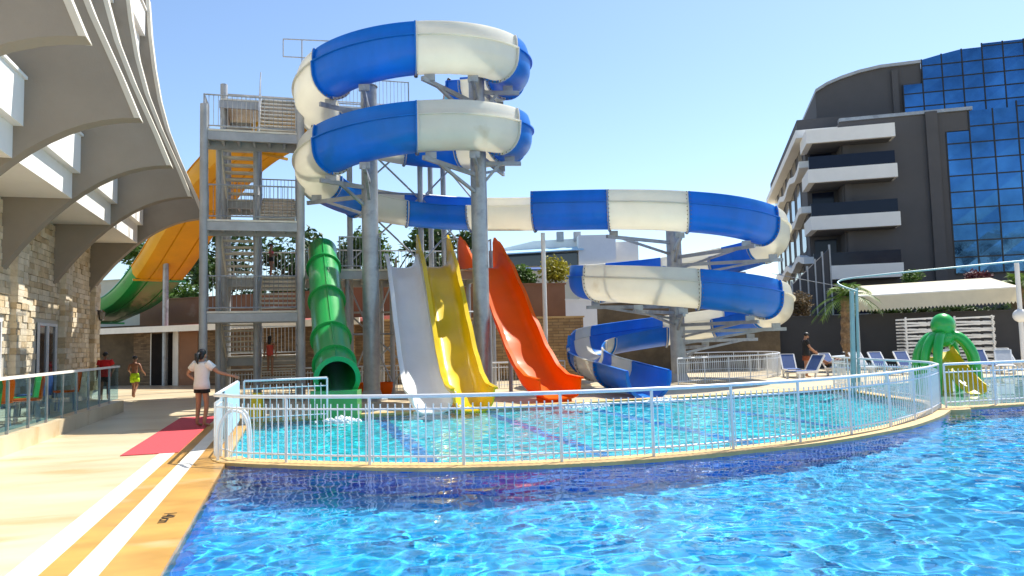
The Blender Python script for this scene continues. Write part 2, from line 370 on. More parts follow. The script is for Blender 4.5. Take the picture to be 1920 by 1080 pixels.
water('water', kid_out, -.04, ((1.3, .004), (3.0, .003)), .12, (8.4, 21, 14.8, 27))
# ---- kerbs
def ribbon(name, A, B, z0, z1, m, **k):
    mb = MB(); n = len(A)
    for i in range(n-1):
        a, b, c, d = A[i], A[i+1], B[i+1], B[i]
        mb.add([(a.x, a.y, z1), (b.x, b.y, z1), (c.x, c.y, z1), (d.x, d.y, z1), (a.x, a.y, z0), (b.x, b.y, z0), (c.x, c.y, z0), (d.x, d.y, z0)], [(0, 1, 2, 3), (1, 0, 4, 5), (3, 2, 6, 7)])
    mb.add([A[0], B[0], A[-1], B[-1]], [])
    return mb.build(name, m, **k)
ribbon('pool_kerb', off(ARC, .215), off(ARC, -.215), -.02, .03, 'kerb', kind='structure')
ribbon('pool_kerb', off(SIDE, -.15), off(SIDE, .15), -.035, .025, 'kerb', kind='structure')
ribbon('pool_kerb', [k_-CU*.15 for k_ in [kf+CV*.22]+KFRONT[1:]], [k_+CU*.15 for k_ in [kf+CV*.22]+KFRONT[1:]], -.035, .028, 'kerb', kind='structure')
tip = MB(); tc_ = kf+CV*.12-CU*.05; tip.tube([tc_+Vector((0, 0, -1)), tc_+Vector((0, 0, .034))], .42, 20); tip.build('pool_kerb', 'kerb', kind='structure', smooth=40)
ribbon('pool_kerb', [bl+CU*.3-CV*.3, SIDE[-1]+CU*.3], [bl-CU*.03-CV*.3, SIDE[-1]-CU*.03], -.5, .02, 'kerb', kind='structure')
MB().uvbox(2.0, UB+.2, VP_-.40, VP_+.03, -.3, .016).build('pool_edging', 'tan', kind='structure')
for a, b, z, m, nm in ((-2.0, -1.77, .006, 'stripe', 'deck_stripe'), (-1.77, -1.55, .004, 'tan', 'deck_band'), (-1.55, -1.33, .006, 'stripe', 'deck_stripe')):
    MB().uvbox(2.0, 17.6, a, b, -.02, z).build(nm, m, kind='structure')
MB().uvbox(12.95, 19.6, -2.55, -1.72, .003, .014).build('red_carpet', 'carpet', label='long red carpet runner laid on the cream pool deck', cat='carpet')
tcu = bpy.data.curves.new('depth_marking', 'FONT'); tcu.body = '140cm'; tcu.size = .17; tcu.extrude = .0008
to = bpy.data.objects.new('tmp_text', tcu); col.objects.link(to); bpy.context.view_layer.update()
tme = bpy.data.meshes.new_from_object(to.evaluated_get(bpy.context.evaluated_depsgraph_get())); bpy.data.objects.remove(to)
tx = bpy.data.objects.new('depth_marking', tme); col.objects.link(tx); tme.materials.append(M['black'])
tx.matrix_world = Matrix(((-CU.x, CV.x, 0, 0), (-CU.y, CV.y, 0, 0), (0, 0, -1, 0), (0, 0, 0, 1))); tx.location = UV(8.15, -1.2, .021)
tx.matrix_world = Matrix.Translation(UV(8.15, -1.2, .019)) @ Matrix(((-CU.x, CV.x, 0, 0), (-CU.y, CV.y, 0, 0), (0, 0, 1, 0), (0, 0, 0, 1)))
tag(tx, 'black painted 140cm depth marking on the amber pool edging', 'marking')

# ------------------------------------------------------------------ fences
def fence(label, pts, h=.91, gap=.105, post=1.25, single=True, m='rail', z=.02, group='white pool fences', low=.12):
    pts = [Vector((p.x, p.y, z)) for p in pts]; o = thing('pool_fence', label, 'fence', pts[0], group); org = pts[0]
    fine = resample(pts, .35)
    for nm, zz, r in (('top_rail', h, .026), ('middle_rail', h-.17, .013), ('bottom_rail', low, .013)):
        MB().tube([p+Vector((0, 0, zz)) for p in fine], r, 8).build(nm, m, o, 50)
    ps = resample(pts, post); proto = None
    for p in ps:
        if proto is None: proto = MB().tube([org, org+Vector((0, 0, h))], .022, 8).build('post', m, o, 50)
        else: part_copy(proto, p-org, o)
    bs = resample(pts, gap); bs = [p for p in bs if min((p-q).length for q in ps) > .05]; proto = None
    if single:
        for p in bs:
            if proto is None: proto = MB().tube([org+Vector((0, 0, .03)), org+Vector((0, 0, h-.1))], .009, 6).build('baluster', m, o, 50); proto.location = p-org
            else: part_copy(proto, p-org, o)
    else:
        mb = MB()
        for p in bs: mb.tube([p+Vector((0, 0, .03)), p+Vector((0, 0, h-.1))], .009, 5)
        mb.build('balusters', m, o, kind='stuff')
    return o
fence('white railing curving along the kerb between the slide pool and the deep blue pool', ARC)
CR = UV(ARC[0].dot(CU), VP_-.17)
fence('white railing along the red carpet side of the slide pool, with a pale blue panel', [ARC[0], CR, UV(17.0, VP_-.17)], gap=.14)
fence('short white railing beside the yellow warning sign behind the slide pool', [UV(17.0, VP_-.05), UV(17.15, .75)], gap=.13)
fence('white railing curving between the slide pool and the octopus paddling pool', SIDE + [SIDE[-1]+CU*.7+CV*.3, SIDE[-1]+CU*1.2+CV*1.2], gap=.125)
fence('white railing across the front edge of the octopus paddling pool', [kf+CV*.15, KFRONT[1], KFRONT[2]], gap=.125)
fence('white railing running behind the slides below the raised platform', [at(412, 735, 25.6), at(760, 730, 26.2), at(1060, 722, 27)], single=False, z=0)
fence('white railing looping round the deck by the lower spiral post', catmull([gnd(1272, 722), gnd(1360, 716), gnd(1440, 709), gnd(1464, 703), gnd(1440, 697), gnd(1360, 696), gnd(1290, 699)], 6), single=False, z=0)
# panel and ladder at the corner
MB().uvbox(13.2, 16.8, VP_-.14, VP_-.12, .12, .93).build('privacy_panel', 'bluepanel', label='pale blue sheet panel fixed inside the carpet side railing', cat='panel')
lad = thing('pool_ladder', 'bent steel ladder rails at the corner of the slide pool', 'ladder', UV(11.6, -.9, 0))
for du in (0, .5):
    MB().tube(catmull([UV(11.6+du, -1.02, .02), UV(11.6+du, -1.0, .5), UV(11.6+du, -.82, .72), UV(11.6+du, -.62, .5), UV(11.6+du, -.6, -.6)], 6), .022, 8).build('hand_rail', 'rail', lad, 60)
for zz in (-.25, -.5): MB().tube([UV(11.6, -.6, zz), UV(12.1, -.6, zz)], .02, 6).build('rung', 'rail', lad)

# ------------------------------------------------------------------ the spiral flume
C1, R1 = Vector((-2.97, 23.5, 0)), 3.1
C2, R2 = Vector((6.33, 28.5, 0)), 3.5
def h1(t): return C1 + Vector((R1*math.cos(R(t)), R1*math.sin(R(t)), 9.09+.72 - 2.23*(-90-t)/360))
def h2(t): return C2 + Vector((R2*math.cos(R(t)), R2*math.sin(R(t)), 5.1+.72 - 2.57*(t+90)/360))
FS = .87
BOWL = [(-.72, .16)] + [(.72*math.cos(R(a)), .72*math.sin(R(a))) for a in range(180, 361, 12)] + [(.735, .15), (.745, .27), (.69, .30)]
WALL = [(.69, .30), (.69, .45), (.675, .6), (.64, .72)]
BOWL = [(a*FS, b*FS-.72*(1-FS)*.55) for a, b in BOWL]; WALL = [(a*FS, b*FS-.72*(1-FS)*.55) for a, b in WALL]
FQ = lambda q: [(a*FS, b*FS-.72*(1-FS)*.55) for a, b in q]
SECT = thick(BOWL+WALL[1:], .04)
flume = thing('spiral_water_slide', 'tall blue and cream spiral flume winding down through two coils to the slide pool', 'water slide', (C1.x, C1.y, 0))
LOW = [(-.72, .16)] + [(.72*math.cos(R(a)), .72*math.sin(R(a))) for a in range(180, 361, 12)] + [(.72, .16)]
LOW = FQ(LOW)
def flume_section(pts, side, m, flange=True, low=False):
    fr = frames_of(pts, side); fr = [(p, o, Vector((0, 0, 1))) for p, o, u in fr]
    s = MB().sweep(fr, thick(LOW, .04) if low else SECT).build('flume_section', m, flume, 35)
    for nm, sc_ in (('rim_lip', [(.72, .16), (.78, .165), (.78, .2), (.68, .2)]), ('inner_lip', [(-.72, .16), (-.755, .17), (-.75, .2), (-.68, .19)])) if low else (('seam_lip', [(.735, .255), (.815, .26), (.815, .30), (.69, .315)]), ('rim_lip', [(.64, .72), (.625, .765), (.57, .75), (.60, .715)]), ('inner_lip', [(-.72, .16), (-.755, .17), (-.75, .2), (-.68, .19)])):
        MB().sweep(fr, FQ(sc_), cap=False).build(nm, m, s, 40)
    if flange:
        for k in (0, -1):
            p, o, u = fr[k]; d = o.cross(u).normalized()*.022
            outl = LOW if low else BOWL+WALL[1:]; big = thick(outl, -.075); rg = MB(); rg.sweep([(p-d, o, u), (p+d, o, u)], big); rg.build('joint_flange', 'white_fg' if m == 'white_fg' else m, s)
            bt = MB(); ol = thick(outl, -.042)[len(outl):][::-1]
            for q in ol[1::1]: bt.sphere(p+o*q[0]+u*q[1]+d*(1.35 if k else -1.35), .021, 5, 4)
            bt.build('bolt_ring', 'bolt', s, kind='stuff')
def arc_pts(h, a, b, n=14): return [h(a+(b-a)*i/n) for i in range(n+1)]
bounds1 = [70, 58, 20, -28, -82, -133, -185, -215, -255, -296, -340, -388, -442, -493, -545, -580, -616]
cols1 = ['blue', 'white_fg', 'blue', 'white_fg', 'blue', 'white_fg', 'blue', 'white_fg', 'blue', 'white_fg', 'blue', 'white_fg', 'blue', 'white_fg', 'blue', 'white_fg']
for a, b, m in zip(bounds1, bounds1[1:], cols1): flume_section(arc_pts(h1, a, b), -1, m)
ex1 = h1(-640); en2 = h2(-100)
def link(t):
    a, b = ex1, en2; d = (b-a).length; ta = (h1(-641)-h1(-640)).normalized(); tb = (h2(-99)-h2(-100)).normalized()
    return a*(2*t**3-3*t*t+1)+b*(3*t*t-2*t**3)+ta*d*(t**3-2*t*t+t)+tb*d*(t**3-t*t)
def tx_(x):                                            # parameter of the link at world X
    lo, hi = 0, 1
    for _ in range(40):
        mid = (lo+hi)/2
        if link(mid).x < x: lo = mid
        else: hi = mid
    return lo
flume_section(arc_pts(h1, -616, -640, 6)+[link(tx_(-1.42)*i/8) for i in range(1, 9)], -1, 'blue')
for xa, xb, m, sd_ in ((-1.42, .85, 'white_fg', -1), (.85, 3.4, 'blue', 1)): flume_section([link(tx_(xa)+(tx_(xb)-tx_(xa))*i/8) for i in range(9)], sd_, m)
flume_section([link(tx_(3.4)+(1-tx_(3.4))*i/8) for i in range(9)]+[h2(-96)], 1, 'white_fg')
b2 = [-96, -45, 5, 50, 87, 125, 155, 205, 268, 315, 365, 410, 447, 500, 522]
c2 = ['blue', 'white_fg']*8
for a, b, m in zip(b2, b2[1:], c2): flume_section(arc_pts(h2, a, b, 10), 1, m)
e0 = h2(522); t0 = (h2(523)-h2(522)).normalized()
EXIT = catmull([e0, Vector((2.72, 28.3, .6+.66)), Vector((2.6, 26.4, .46+.66)), Vector((2.75, 24.5, .32+.64)), Vector((3.2, 22.6, .18+.62)), Vector((3.72, 20.8, .03+.6))], 8)
k = [0, 9, 15, 22, 30, len(EXIT)-1]
for a, b, m in zip(k, k[1:], ['blue', 'white_fg', 'blue', 'white_fg', 'blue']): flume_section(EXIT[a:b+1], 1, m, low=a > 8)

# ------------------------------------------------------------------ columns and brackets
def column(label, base, top, r):
    o = thing('steel_column', label, 'column', base, 'galvanized columns carrying the spiral flume'); b = Vector(base)
    MB().tube([b, b+Vector((0, 0, top))], r, 24).build('shaft', 'steel', o, 50)
    MB().tube([b+Vector((0, 0, .0)), b+Vector((0, 0, .05)), b+Vector((0, 0, .06)), b+Vector((0, 0, .3))], [r+.22, r+.22, r+.1, r+.01], 24).build('base_plate', 'steel_d', o, 30)
    MB().tube([b+Vector((0, 0, top)), b+Vector((0, 0, top+.03))], r+.03, 24).build('cap', 'steel', o, 30)
    return o
P1 = Vector((at(697, 700, 22.3).x, 22.3, 0)); P2 = Vector((at(905, 690, 22.6).x, 22.6, 0)); P3 = Vector((C2.x-.12, 28.3, 0))
k1 = column('thick galvanized column beside the green tube slide, inside the upper coils', P1, 9.5, .245)
k2 = column('thick galvanized column between the yellow and orange slides, inside the upper coils', P2, 9.75, .245)
k3 = column('thick galvanized column in the middle of the lower coils', P3, 6.3, .28)
def bracket(colo, pb, tgt, drop=.55):
    tgt = Vector(tgt); d = Vector((tgt.x-pb.x, tgt.y-pb.y, 0)).normalized(); s = Vector((pb.x, pb.y, tgt.z))+d*.2; e = tgt+d*.35
    MB().bar(s, e, .09, .12).build('bracket_arm', 'steel', colo)
    MB().bar(s-Vector((0, 0, drop)), tgt-d*.3, .08).build('bracket_strut', 'steel', colo)
    MB().bar(tgt+Vector((0, 0, .03)), tgt+Vector((0, 0, .22)), .3, .07).build('saddle', 'steel', colo)
def bot(p): return p-Vector((0, 0, .93))
for t in (-172, -135, -110, -532, -495, -470): bracket(k1, P1, bot(h1(t)))
for t in (-75, -50, -15, 30, -435, -410, -375, -330): bracket(k2, P2, bot(h1(t)))
for t in (-140, -100, -60, -20, 30, 70, 200, 235, 260, 300, 335, 25+360, 60+360): 
    if h2(t).z < 6.2: bracket(k3, P3, bot(h2(t)), .45)
lp = at(1019, 480, 26.0); mbp = Vector((lp.x, 26.0, 0))
pp = thing('thin_post', 'thin pale post propping the middle of the long flume run', 'post', mbp); MB().tube([mbp, mbp+Vector((0, 0, link(tx_(lp.x)).z-.75))], .075, 12).build('shaft', 'stripe', pp, 50); MB().box(mbp+Vector((0, 0, .02)), (.4, .4, .04)).build('foot_plate', 'steel_d', pp)

# ------------------------------------------------------------------ stair tower and platforms
TX0 = at(382, 400, 22).x; TXM, TX1 = TX0+1.42, TX0+2.78
TO = Vector((TX0, 22, 0))
def tl(px, py, Y):                                      # a place in the tower's own frame (square with the pool)
    p = at(px, py, Y)-TO; return TX0+p.dot(CV), 22+p.dot(CU)
LV = [0, 2.75, 5.5, 8.25]; HS = 1.375
tower = thing('stair_tower', 'grey steel stair tower with zigzag flights and railed landings', 'stair tower', TO); tower.rotation_euler = (0, 0, TH)
def railing(mb, pts, h=1.05, gap=.13):
    pts = [Vector(p) for p in pts]
    for z in (h, .1): mb.tube([p+Vector((0, 0, z)) for p in pts], .024, 6)
    for p in resample(pts, gap): mb.tube([p+Vector((0, 0, .1)), p+Vector((0, 0, h))], .009, 4, cap=False)
    for p in pts: mb.tube([p, p+Vector((0, 0, h+.02))], .026, 6)
def rail_part(pts, par, h=1.05): mb = MB(); railing(mb, pts, h); mb.build('railing', 'steel', par, kind=None)
YF0, YF1, YB0, YB1 = 21.95, 23.2, 25.9, 27.3
for x, y, t in ((TX0, 22, 9.0), (TX1, 22, 9.0), (TX0+.25, 25.7, 10.9), (TX1-.05, 25.7, 9.6), (TX0+.3, 23.3, 8.2), (TXM, 23.3, 8.2), (TXM, 25.8, 9.5), (TX0+.3, 27.2, 9.5), (TX1, 27.2, 9.5)):
    MB().tube([(x, y, 0), (x, y, t)], .12 if y == 22 or t > 10 else .085, 14).build('post', 'steel_d', tower, 50)
def deck(x0, x1, y0, y1, z, par):
    d = MB().box(((x0+x1)/2, (y0+y1)/2, z-.03), (x1-x0, y1-y0, .06)).build('deck_boards', 'tread', par)
    fb = MB()
    fb.box(((x0+x1)/2, y0+.05, z-.2), (x1-x0+.1, .09, .26)); fb.box(((x0+x1)/2, y1-.05, z-.2), (x1-x0+.1, .09, .26))
    for i in range(7): x = x0+.08+(x1-x0-.16)*i/6; fb.box((x, (y0+y1)/2, z-.155), (.07, y1-y0-.2, .17))
    fb.build('deck_beams', 'steel_d', par)
def flight(x0, x1, ya, za, yb, zb, par, n=8):
    for i in range(n):
        t = (i+.5)/n; MB().box(((x0+x1)/2, ya+(yb-ya)*t, za+(zb-za)*(i+1)/n-.02), (x1-x0-.08, abs(yb-ya)/n+.02, .045)).build('tread', 'tread', par)
    for x in (x0, x1): MB().bar((x, ya, za-.05), (x, yb, zb-.05), .05, .24).build('stringer', 'tread', par)
    rm = MB()
    for x in (x0, x1):
        a, b = Vector((x, ya, za)), Vector((x, yb, zb))
        for h in (1.0, .2): rm.tube([a+Vector((0, 0, h)), b+Vector((0, 0, h))], .02, 6)
        for i in range(9): p = a.lerp(b, i/8); rm.tube([p, p+Vector((0, 0, 1))], .01, 4)
    rm.build('stair_railing', 'steel', par)
for z in LV[1:]:
    deck(TX0-.05, TX1+.05, YF0, YF1, z, tower); rail_part([(TX0, YF0+.03, z), (TX1, YF0+.03, z)], tower)
    rail_part([(TX0, YF0+.1, z), (TX0, YF1, z)], tower); rail_part([(TX1, YF0+.1, z), (TX1, YF1, z)], tower)
for i, z in enumerate(LV):
    if i < 3: flight(TXM+.08, TX1-.12, YF1, z, YB0, z+HS, tower)
    else: flight(TXM+.08, TX1-.12, YF1, z, YB0-.85, 10.2, tower, 11)
    if i < 3:
        flight(TX0+.35, TXM-.08, YB0, z+HS, YF1, z+2*HS, tower)
        deck(TX0+.2, TX1+.05, YB0, YB1, z+HS, tower); rail_part([(TX0+.2, YB1, z+HS), (TX1, YB1, z+HS)], tower); rail_part([(TX0+.2, YB0, z+HS), (TX0+.2, YB1, z+HS)], tower)
ZB = 10.2
XE = TX0+8.25
up = thing('launch_platform', 'high steel launch platform behind the upper coils with railings', 'platform', TO); up.rotation_euler = (0, 0, TH)
deck(TX0+.2, XE, YB0-.85, YB1+.5, ZB, up)
rail_part([(TX0+.2, YB1+.5, ZB), (XE, YB1+.5, ZB)], up); rail_part([(TX1+.3, YB0-.8, ZB), (XE-1.6, YB0-.8, ZB)], up); rail_part([(XE, YB0+.4, ZB), (XE, YB1+.5, ZB)], up)
ups = [tl(655, 300, 26.2), tl(787, 300, 27), tl(806, 300, 28.6), tl(830, 300, 27.8), tl(655, 300, 28.2)]
for x, y in ups: MB().tube([(x, y, 0), (x, y, ZB-.1)], .1, 12).build('post', 'steel_d', up, 50)
x, y = tl(920, 430, 27.4); MB().tube([(x, y, 0), (x, y, 5.0)], .1, 12).build('post', 'steel_d', up, 50)
(xc, yc), (xa, ya), (xb, yb_) = ups[0], ups[1], ups[3]
for z0 in (.3, 4.6, 6.9):
    for a, b, y0, y1 in ((xc, xa, yc, ya), (xa, xb+1.3, ya, yb_)):
        hh = 2.4
        MB().tube([(a, y0, z0), (b, y1, z0+hh)], .035, 6).build('brace', 'steel', up); MB().tube([(a, y0, z0+hh), (b, y1, z0)], .035, 6).build('brace', 'steel', up)
        MB().tube([(a, y0, z0+hh+.1), (b, y1, z0+hh+.1)], .04, 6).build('tie_beam', 'steel', up)
# slim frame standing above the tower
gf = thing('pipe_frame', 'thin pipe frame standing above the top of the flume', 'frame', at(566, 160, 27.4)); q = [at(531, 73, 27.4), at(640, 78, 27.4), at(640, 112, 27.4), at(531, 106, 27.4)]
for a, b in ((0, 1), (2, 3), (3, 0)): MB().tube([q[a], q[b]], .022, 6).build('pipe', 'steel_d', gf)
MB().tube([at(566, 75, 27.4), Vector((at(566, 75, 27.4).x, 27.4, ZB))], .025, 6).build('upright', 'steel_d', gf)
# lower slide platform
ZC = HS+LV[1]
lowp = thing('slide_platform', 'railed steel platform at the top of the open slides and green tube', 'platform', TO); lowp.rotation_euler = (0, 0, TH)
XC0, XC1, YC0, YC1 = TX1+.1, TX0+9.1, 22.95, 26.4
deck(XC0, XC1, YC0, YC1, ZC, lowp); rail_part([(XC0, YC1, ZC), (XC1, YC1, ZC)], lowp); rail_part([(XC1, YC0+.1, ZC), (XC1, YC1, ZC)], lowp)
for a, b in ((635, 712), (835, 866)): rail_part([(tl(a, 500, 24.6)[0], YC0+.03, ZC), (tl(b, 500, 24.6)[0], YC0+.03, ZC)], lowp)
cps = [tl(px, 600, 24.8)[0] for px in (650, 735, 845, 930)]
for x in cps:
    for y in (YC0+.2, YC1-.2): MB().tube([(x, y, 0), (x, y, ZC-.1)], .08, 10).build('post', 'steel_d', lowp, 50)
for a, b in zip(cps, cps[1:]):
    y = YC0+.15
    MB().tube([(a, y, .3), (b, y, 3.7)], .03, 6).build('brace', 'steel', lowp); MB().tube([(a, y, 3.7), (b, y, .3)], .03, 6).build('brace', 'steel', lowp); MB().tube([(a, y-.04, 2.0), (b, y-.04, 2.0)], .035, 6).build('tie_beam', 'steel', lowp)

# ------------------------------------------------------------------ open slides
def zprof(s, z0, z1):                                  # launch lip, steep middle, flat run-out
    pts = [(0, 1), (.07, .985), (.16, .90), (.30, .70), (.48, .42), (.63, .2), (.76, .065), (.86, .012), (1, 0)]
    for (a, p), (b, q) in zip(pts, pts[1:]):
        if s <= b: t = (s-a)/(b-a); return z1+(z0-z1)*(p+(q-p)*(t*t*(3-2*t)*.35+t*.65))
    return z1
def open_slide(name, label, m, top, end, width, zt, ze, hood=True, wallh=.42):
    top, end = Vector(top), Vector(end); o = thing(name, label, 'slide', (end.x, end.y, 0)); n = 40
    pts = [Vector((top.x+(end.x-top.x)*i/n, top.y+(end.y-top.y)*i/n, zprof(i/n, zt, ze))) for i in range(n+1)]
    w_ = width/2; fr = frames_of(pts, 1); fr = [(p, r, Vector((0, 0, 1))*.6+u*.4) for p, r, u in fr]
    line = [(-w_-.05, wallh), (-w_-.01, wallh-.02), (-w_+.02, .2), (-w_+.1, .05), (-w_+.22, 0), (0, -.015), (w_-.22, 0), (w_-.1, .05), (w_-.02, .2), (w_+.01, wallh-.02), (w_+.05, wallh)]
    MB().sweep(fr, thick(line, -.035)).build('chute', m, o, 40)
    for s_ in (-1, 1):
        e = MB(); e.sweep(fr, [(s_*(w_+.05), wallh-.03), (s_*(w_+.11), wallh-.03), (s_*(w_+.11), wallh+.03), (s_*(w_-.01), wallh+.03)], cap=True); e.build('rim', m, o, 40)
        if hood:
            d = (end-top); d.z = 0; d.normalize(); r = d.cross(Vector((0, 0, 1))); b = top+r*s_*(w_+.02); b.z = zt
            prof = [(-.55, 0), (-.55, .95), (-.42, 1.12), (-.2, .98), (0, .92), (.3, .72), (.62, .42), (.95, .16), (.95, -.1), (0, -.05)]
            MB().prism([b+d*a+Vector((0, 0, h)) for a, h in prof], r*s_*.07).build('entry_hood', m, o)
    mid = pts[int(n*.42)]; pz = mid.z-.1; MB().tube([(mid.x, mid.y, 0), (mid.x, mid.y, pz)], .06, 10).build('support_post', 'steel_d', o, 50)
    MB().box((pts[-4].x, pts[-4].y, ze-.25), (width*.8, .5, .5), -TH*0).build('outlet_block', m, o)
    return o
open_slide('open_water_slide', 'white open slide next to the yellow one, dropping into the slide pool', 'white_slide', at(752, 492, 24.6), at(812, 770, 17.75), .92, ZC+.06, .02, hood=False)
open_slide('open_water_slide', 'yellow open slide between the white slide and the thick column', 'yellow', at(815, 492, 24.6), at(890, 765, 17.75), .92, ZC+.06, .04, wallh=.5)
open_slide('open_water_slide', 'orange open slide with tall entry sides, dropping beside the lower spiral', 'orange', at(904, 492, 25.4), at(1052, 752, 19.9), 1.16, ZC+.06, .12, wallh=.5)
# green tube
gt = thing('green_tube_slide', 'dark green enclosed tube slide dropping from the platform to the pool', 'tube slide', (at(632, 780, 17.6).x, 17.6, 0))
a0, a1 = at(604, 470, 24.4), at(632, 712, 17.65); n = 36
gp = [Vector((a0.x+(a1.x-a0.x)*i/n, a0.y+(a1.y-a0.y)*i/n, .86+(a0.z-.86)*(1-i/n)**1.28)) for i in range(n+1)]
def tube_shell(mb, pts, ro, ri, N=28):
    fr = frames_of(pts, 1)
    ring = [(ro*math.cos(2*math.pi*j/N), ro*math.sin(2*math.pi*j/N)) for j in range(N)]; ringi = [(x*ri/ro, y*ri/ro) for x, y in ring]
    k = len(mb.v)
    mb.sweep(fr, ring, cap=False); mb.sweep(fr, ringi[::-1], cap=False); m = len(pts)
    for base in (0, (m-1)*N):
        for j in range(N):
            a, b = k+base+j, k+base+(j+1) % N; c, d = k+m*N+base+(N-1-j), k+m*N+base+(N-1-(j+1) % N); mb.f.append((a, b, d, c))
cuts = [0, 5, 14, 24, 31, n]
for a, b in zip(cuts, cuts[1:]):
    mb = MB(); tube_shell(mb, gp[a:b+1], .47, .43); s = mb.build('tube_section', 'green', gt, 40)
    fr = frames_of(gp, 1)[b]; d = fr[1].cross(fr[2])*.03; mb = MB(); tube_shell(mb, [fr[0]-d, fr[0]+d], .545, .43); mb.build('joint_flange', 'green', s, 40)
    mb = MB(); q = [p+u*.475 for p, r, u in frames_of(gp[a:b+1], 1)]; mb.tube(q, .025, 6); mb.build('seam_rib', 'green', s, 50)
e = gp[-1]; MB().box((e.x, e.y-.1, .12), (1.08, .5, .96)).build('outlet_block', 'green', gt); MB().tube([(gp[16].x, gp[16].y, 0), (gp[16].x, gp[16].y, gp[16].z-.4)], .07, 10).build('support_post', 'steel_d', gt, 50)
# wide amber slide over the hut
ws = thing('wide_slide', 'wide amber slide with green lower end sweeping down behind the stair tower', 'slide', at(300, 620, 36))
wp = catmull([at(630, 235, 27.0), at(565, 250, 28.1), at(478, 292, 29.6), at(412, 352, 31.2), at(358, 435, 33.5), at(308, 512, 36), at(255, 570, 39), at(190, 603, 42)], 6)
def wide(pts, m):
    fr = frames_of(pts, 1); fr = [(p, r, Vector((0, 0, 1))*.5+u*.5) for p, r, u in fr]; w_ = 1.22
    line = [(-w_-.08, .62), (-w_, .6), (-w_+.03, .25), (-w_+.16, .05), (-w_+.4, 0), (-.55, 0), (-.5, .1), (-.45, 0), (.45, 0), (.5, .1), (.55, 0), (w_-.4, 0), (w_-.16, .05), (w_-.03, .25), (w_, .6), (w_+.08, .62)]
    s = MB().sweep(fr, thick(line, -.05)).build('slide_section', m, ws, 40)
    rb = MB()
    for p, r, u in (fr[0], fr[-1]): rb.bar(p-r*(w_+.02)-u*.09, p+r*(w_+.02)-u*.09, .06, .1)
    rb.build('cross_rib', m, s, kind='stuff')
gcut = 31
wide(wp[:12], 'amber'); wide(wp[11:22], 'amber'); wide(wp[21:gcut+1], 'amber'); wide(wp[gcut:], 'green')
for px, py, Y in ((310, 608, 35.2), (425, 560, 30.5)):
    t = min(wp, key=lambda p: abs(p.y-Y)); b = at(px, py, Y); MB().tube([(b.x, b.y, 0), (b.x, b.y, t.z-.1)], .13, 12).build('support_post', 'steel', ws, 50)

# ------------------------------------------------------------------ left building
rb_ = thing('terrace_building', 'stone clad terrace building with curved concrete fins and white balconies', 'building', UV(20, -6.8, 0))
WV = -6.85
MB().uvbox(4, 30.2, WV-4, WV, 0, 15).build('wall', 'soffit', rb_)
doors = [(19.4, 21.0), (23.8, 25.5), (15.2, 16.9)]
# stone blocks on the wall: the larger share as single parts, the rest joined
pro = {}
blocks = []
z = .32
while z < 5.4:
    u = 13.0+rnd.uniform(0, .4); hgt = .165
    while u < 30.15:
        l = rnd.choice((.4, .52, .66)); u1 = min(u+l, 30.18)
        if not any(u < d1+.06 and u1 > d0-.06 and z < 2.55 for d0, d1 in doors): blocks.append((u, u1, z, hgt))
        u += l
    z += hgt
blocks.sort(key=lambda b: -(b[1]-b[0])*(1/(b[0]-2)))
rest = {'stone': MB(), 'stone2': MB(), 'stone3': MB()}; cnt = 0
for u0, u1, z0, h in blocks:
    m = rnd.choices(('stone', 'stone2', 'stone3'), (5, 4, 2))[0]; dp = rnd.choice((.03, .045, .06)); vis = z0 < 4.6 and u0 > 16.5
    if vis and cnt < 290 and u1 < 30.1:
        key = (m, dp, round(u1-u0, 2))
        if key not in pro: pro[key] = MB().uvbox(0, u1-u0-.012, WV, WV+dp, 0, h-.012).v
        o = MB().add([v+CU*u0+Vector((0, 0, z0)) for v in pro[key]], [(3, 2, 1, 0), (4, 5, 6, 7), (0, 1, 5, 4), (1, 2, 6, 5), (2, 3, 7, 6), (3, 0, 4, 7)]).build('stone_block', m, rb_); cnt += 1
    else: rest[m].uvbox(u0, u1-.012, WV, WV+dp, z0, z0+h-.012)
for m in rest: rest[m].build('stone_cladding', m, rb_, kind='stuff')
for u0, u1 in doors:
    d = MB().uvbox(u0, u1, WV-.01, WV+.035, .3, 2.5).build('glass_door', 'glass_d', rb_)
    fr = MB()
    for a, b, c, e in ((u0, u0+.07, .3, 2.5), (u1-.07, u1, .3, 2.5), ((u0+u1)/2-.05, (u0+u1)/2+.05, .3, 2.5)): fr.uvbox(a, b, WV+.03, WV+.08, c, e)
    fr.uvbox(u0+.07, u1-.07, WV+.03, WV+.077, 2.42, 2.5); fr.build('door_frame', 'frame_w', d)
pc = {'stone': MB(), 'stone2': MB(), 'stone3': MB()}
for u0 in (17.0, 21.2, 25.4, 29.0):
    MB().uvbox(u0+.42, u0+1.13, WV, WV+.17, .3, 4.85 if u0 < 28 else 4.15).build('pilaster', 'stone', rb_)
    z = .3
    while z < (4.7 if u0 < 28 else 4.0):
        cut = u0+.4+rnd.uniform(.2, .55)
        for a_, b_ in ((u0+.4, cut), (cut+.008, u0+1.15)): pc[rnd.choice(('stone', 'stone2', 'stone2', 'stone3'))].uvbox(a_, b_, WV+.01, WV+.2+rnd.uniform(-.015, .025), z, z+.157)
        z += .165
for m in pc: pc[m].build('stone_cladding', m, rb_, kind='stuff')
finuz = [(-7.1, 3.2)] + [(-7.1+4.08*s/12, 3.2+3.25*math.sin(math.pi/2*(s/12)**.85)) for s in range(1, 13)] + [(-3.35, 7.3), (-3.9, 8.6), (-4.3, 9.7), (-4.58, 10.8), (-4.78, 12), (-4.92, 13.2), (-5.02, 14.6), (-7.1, 14.6)]
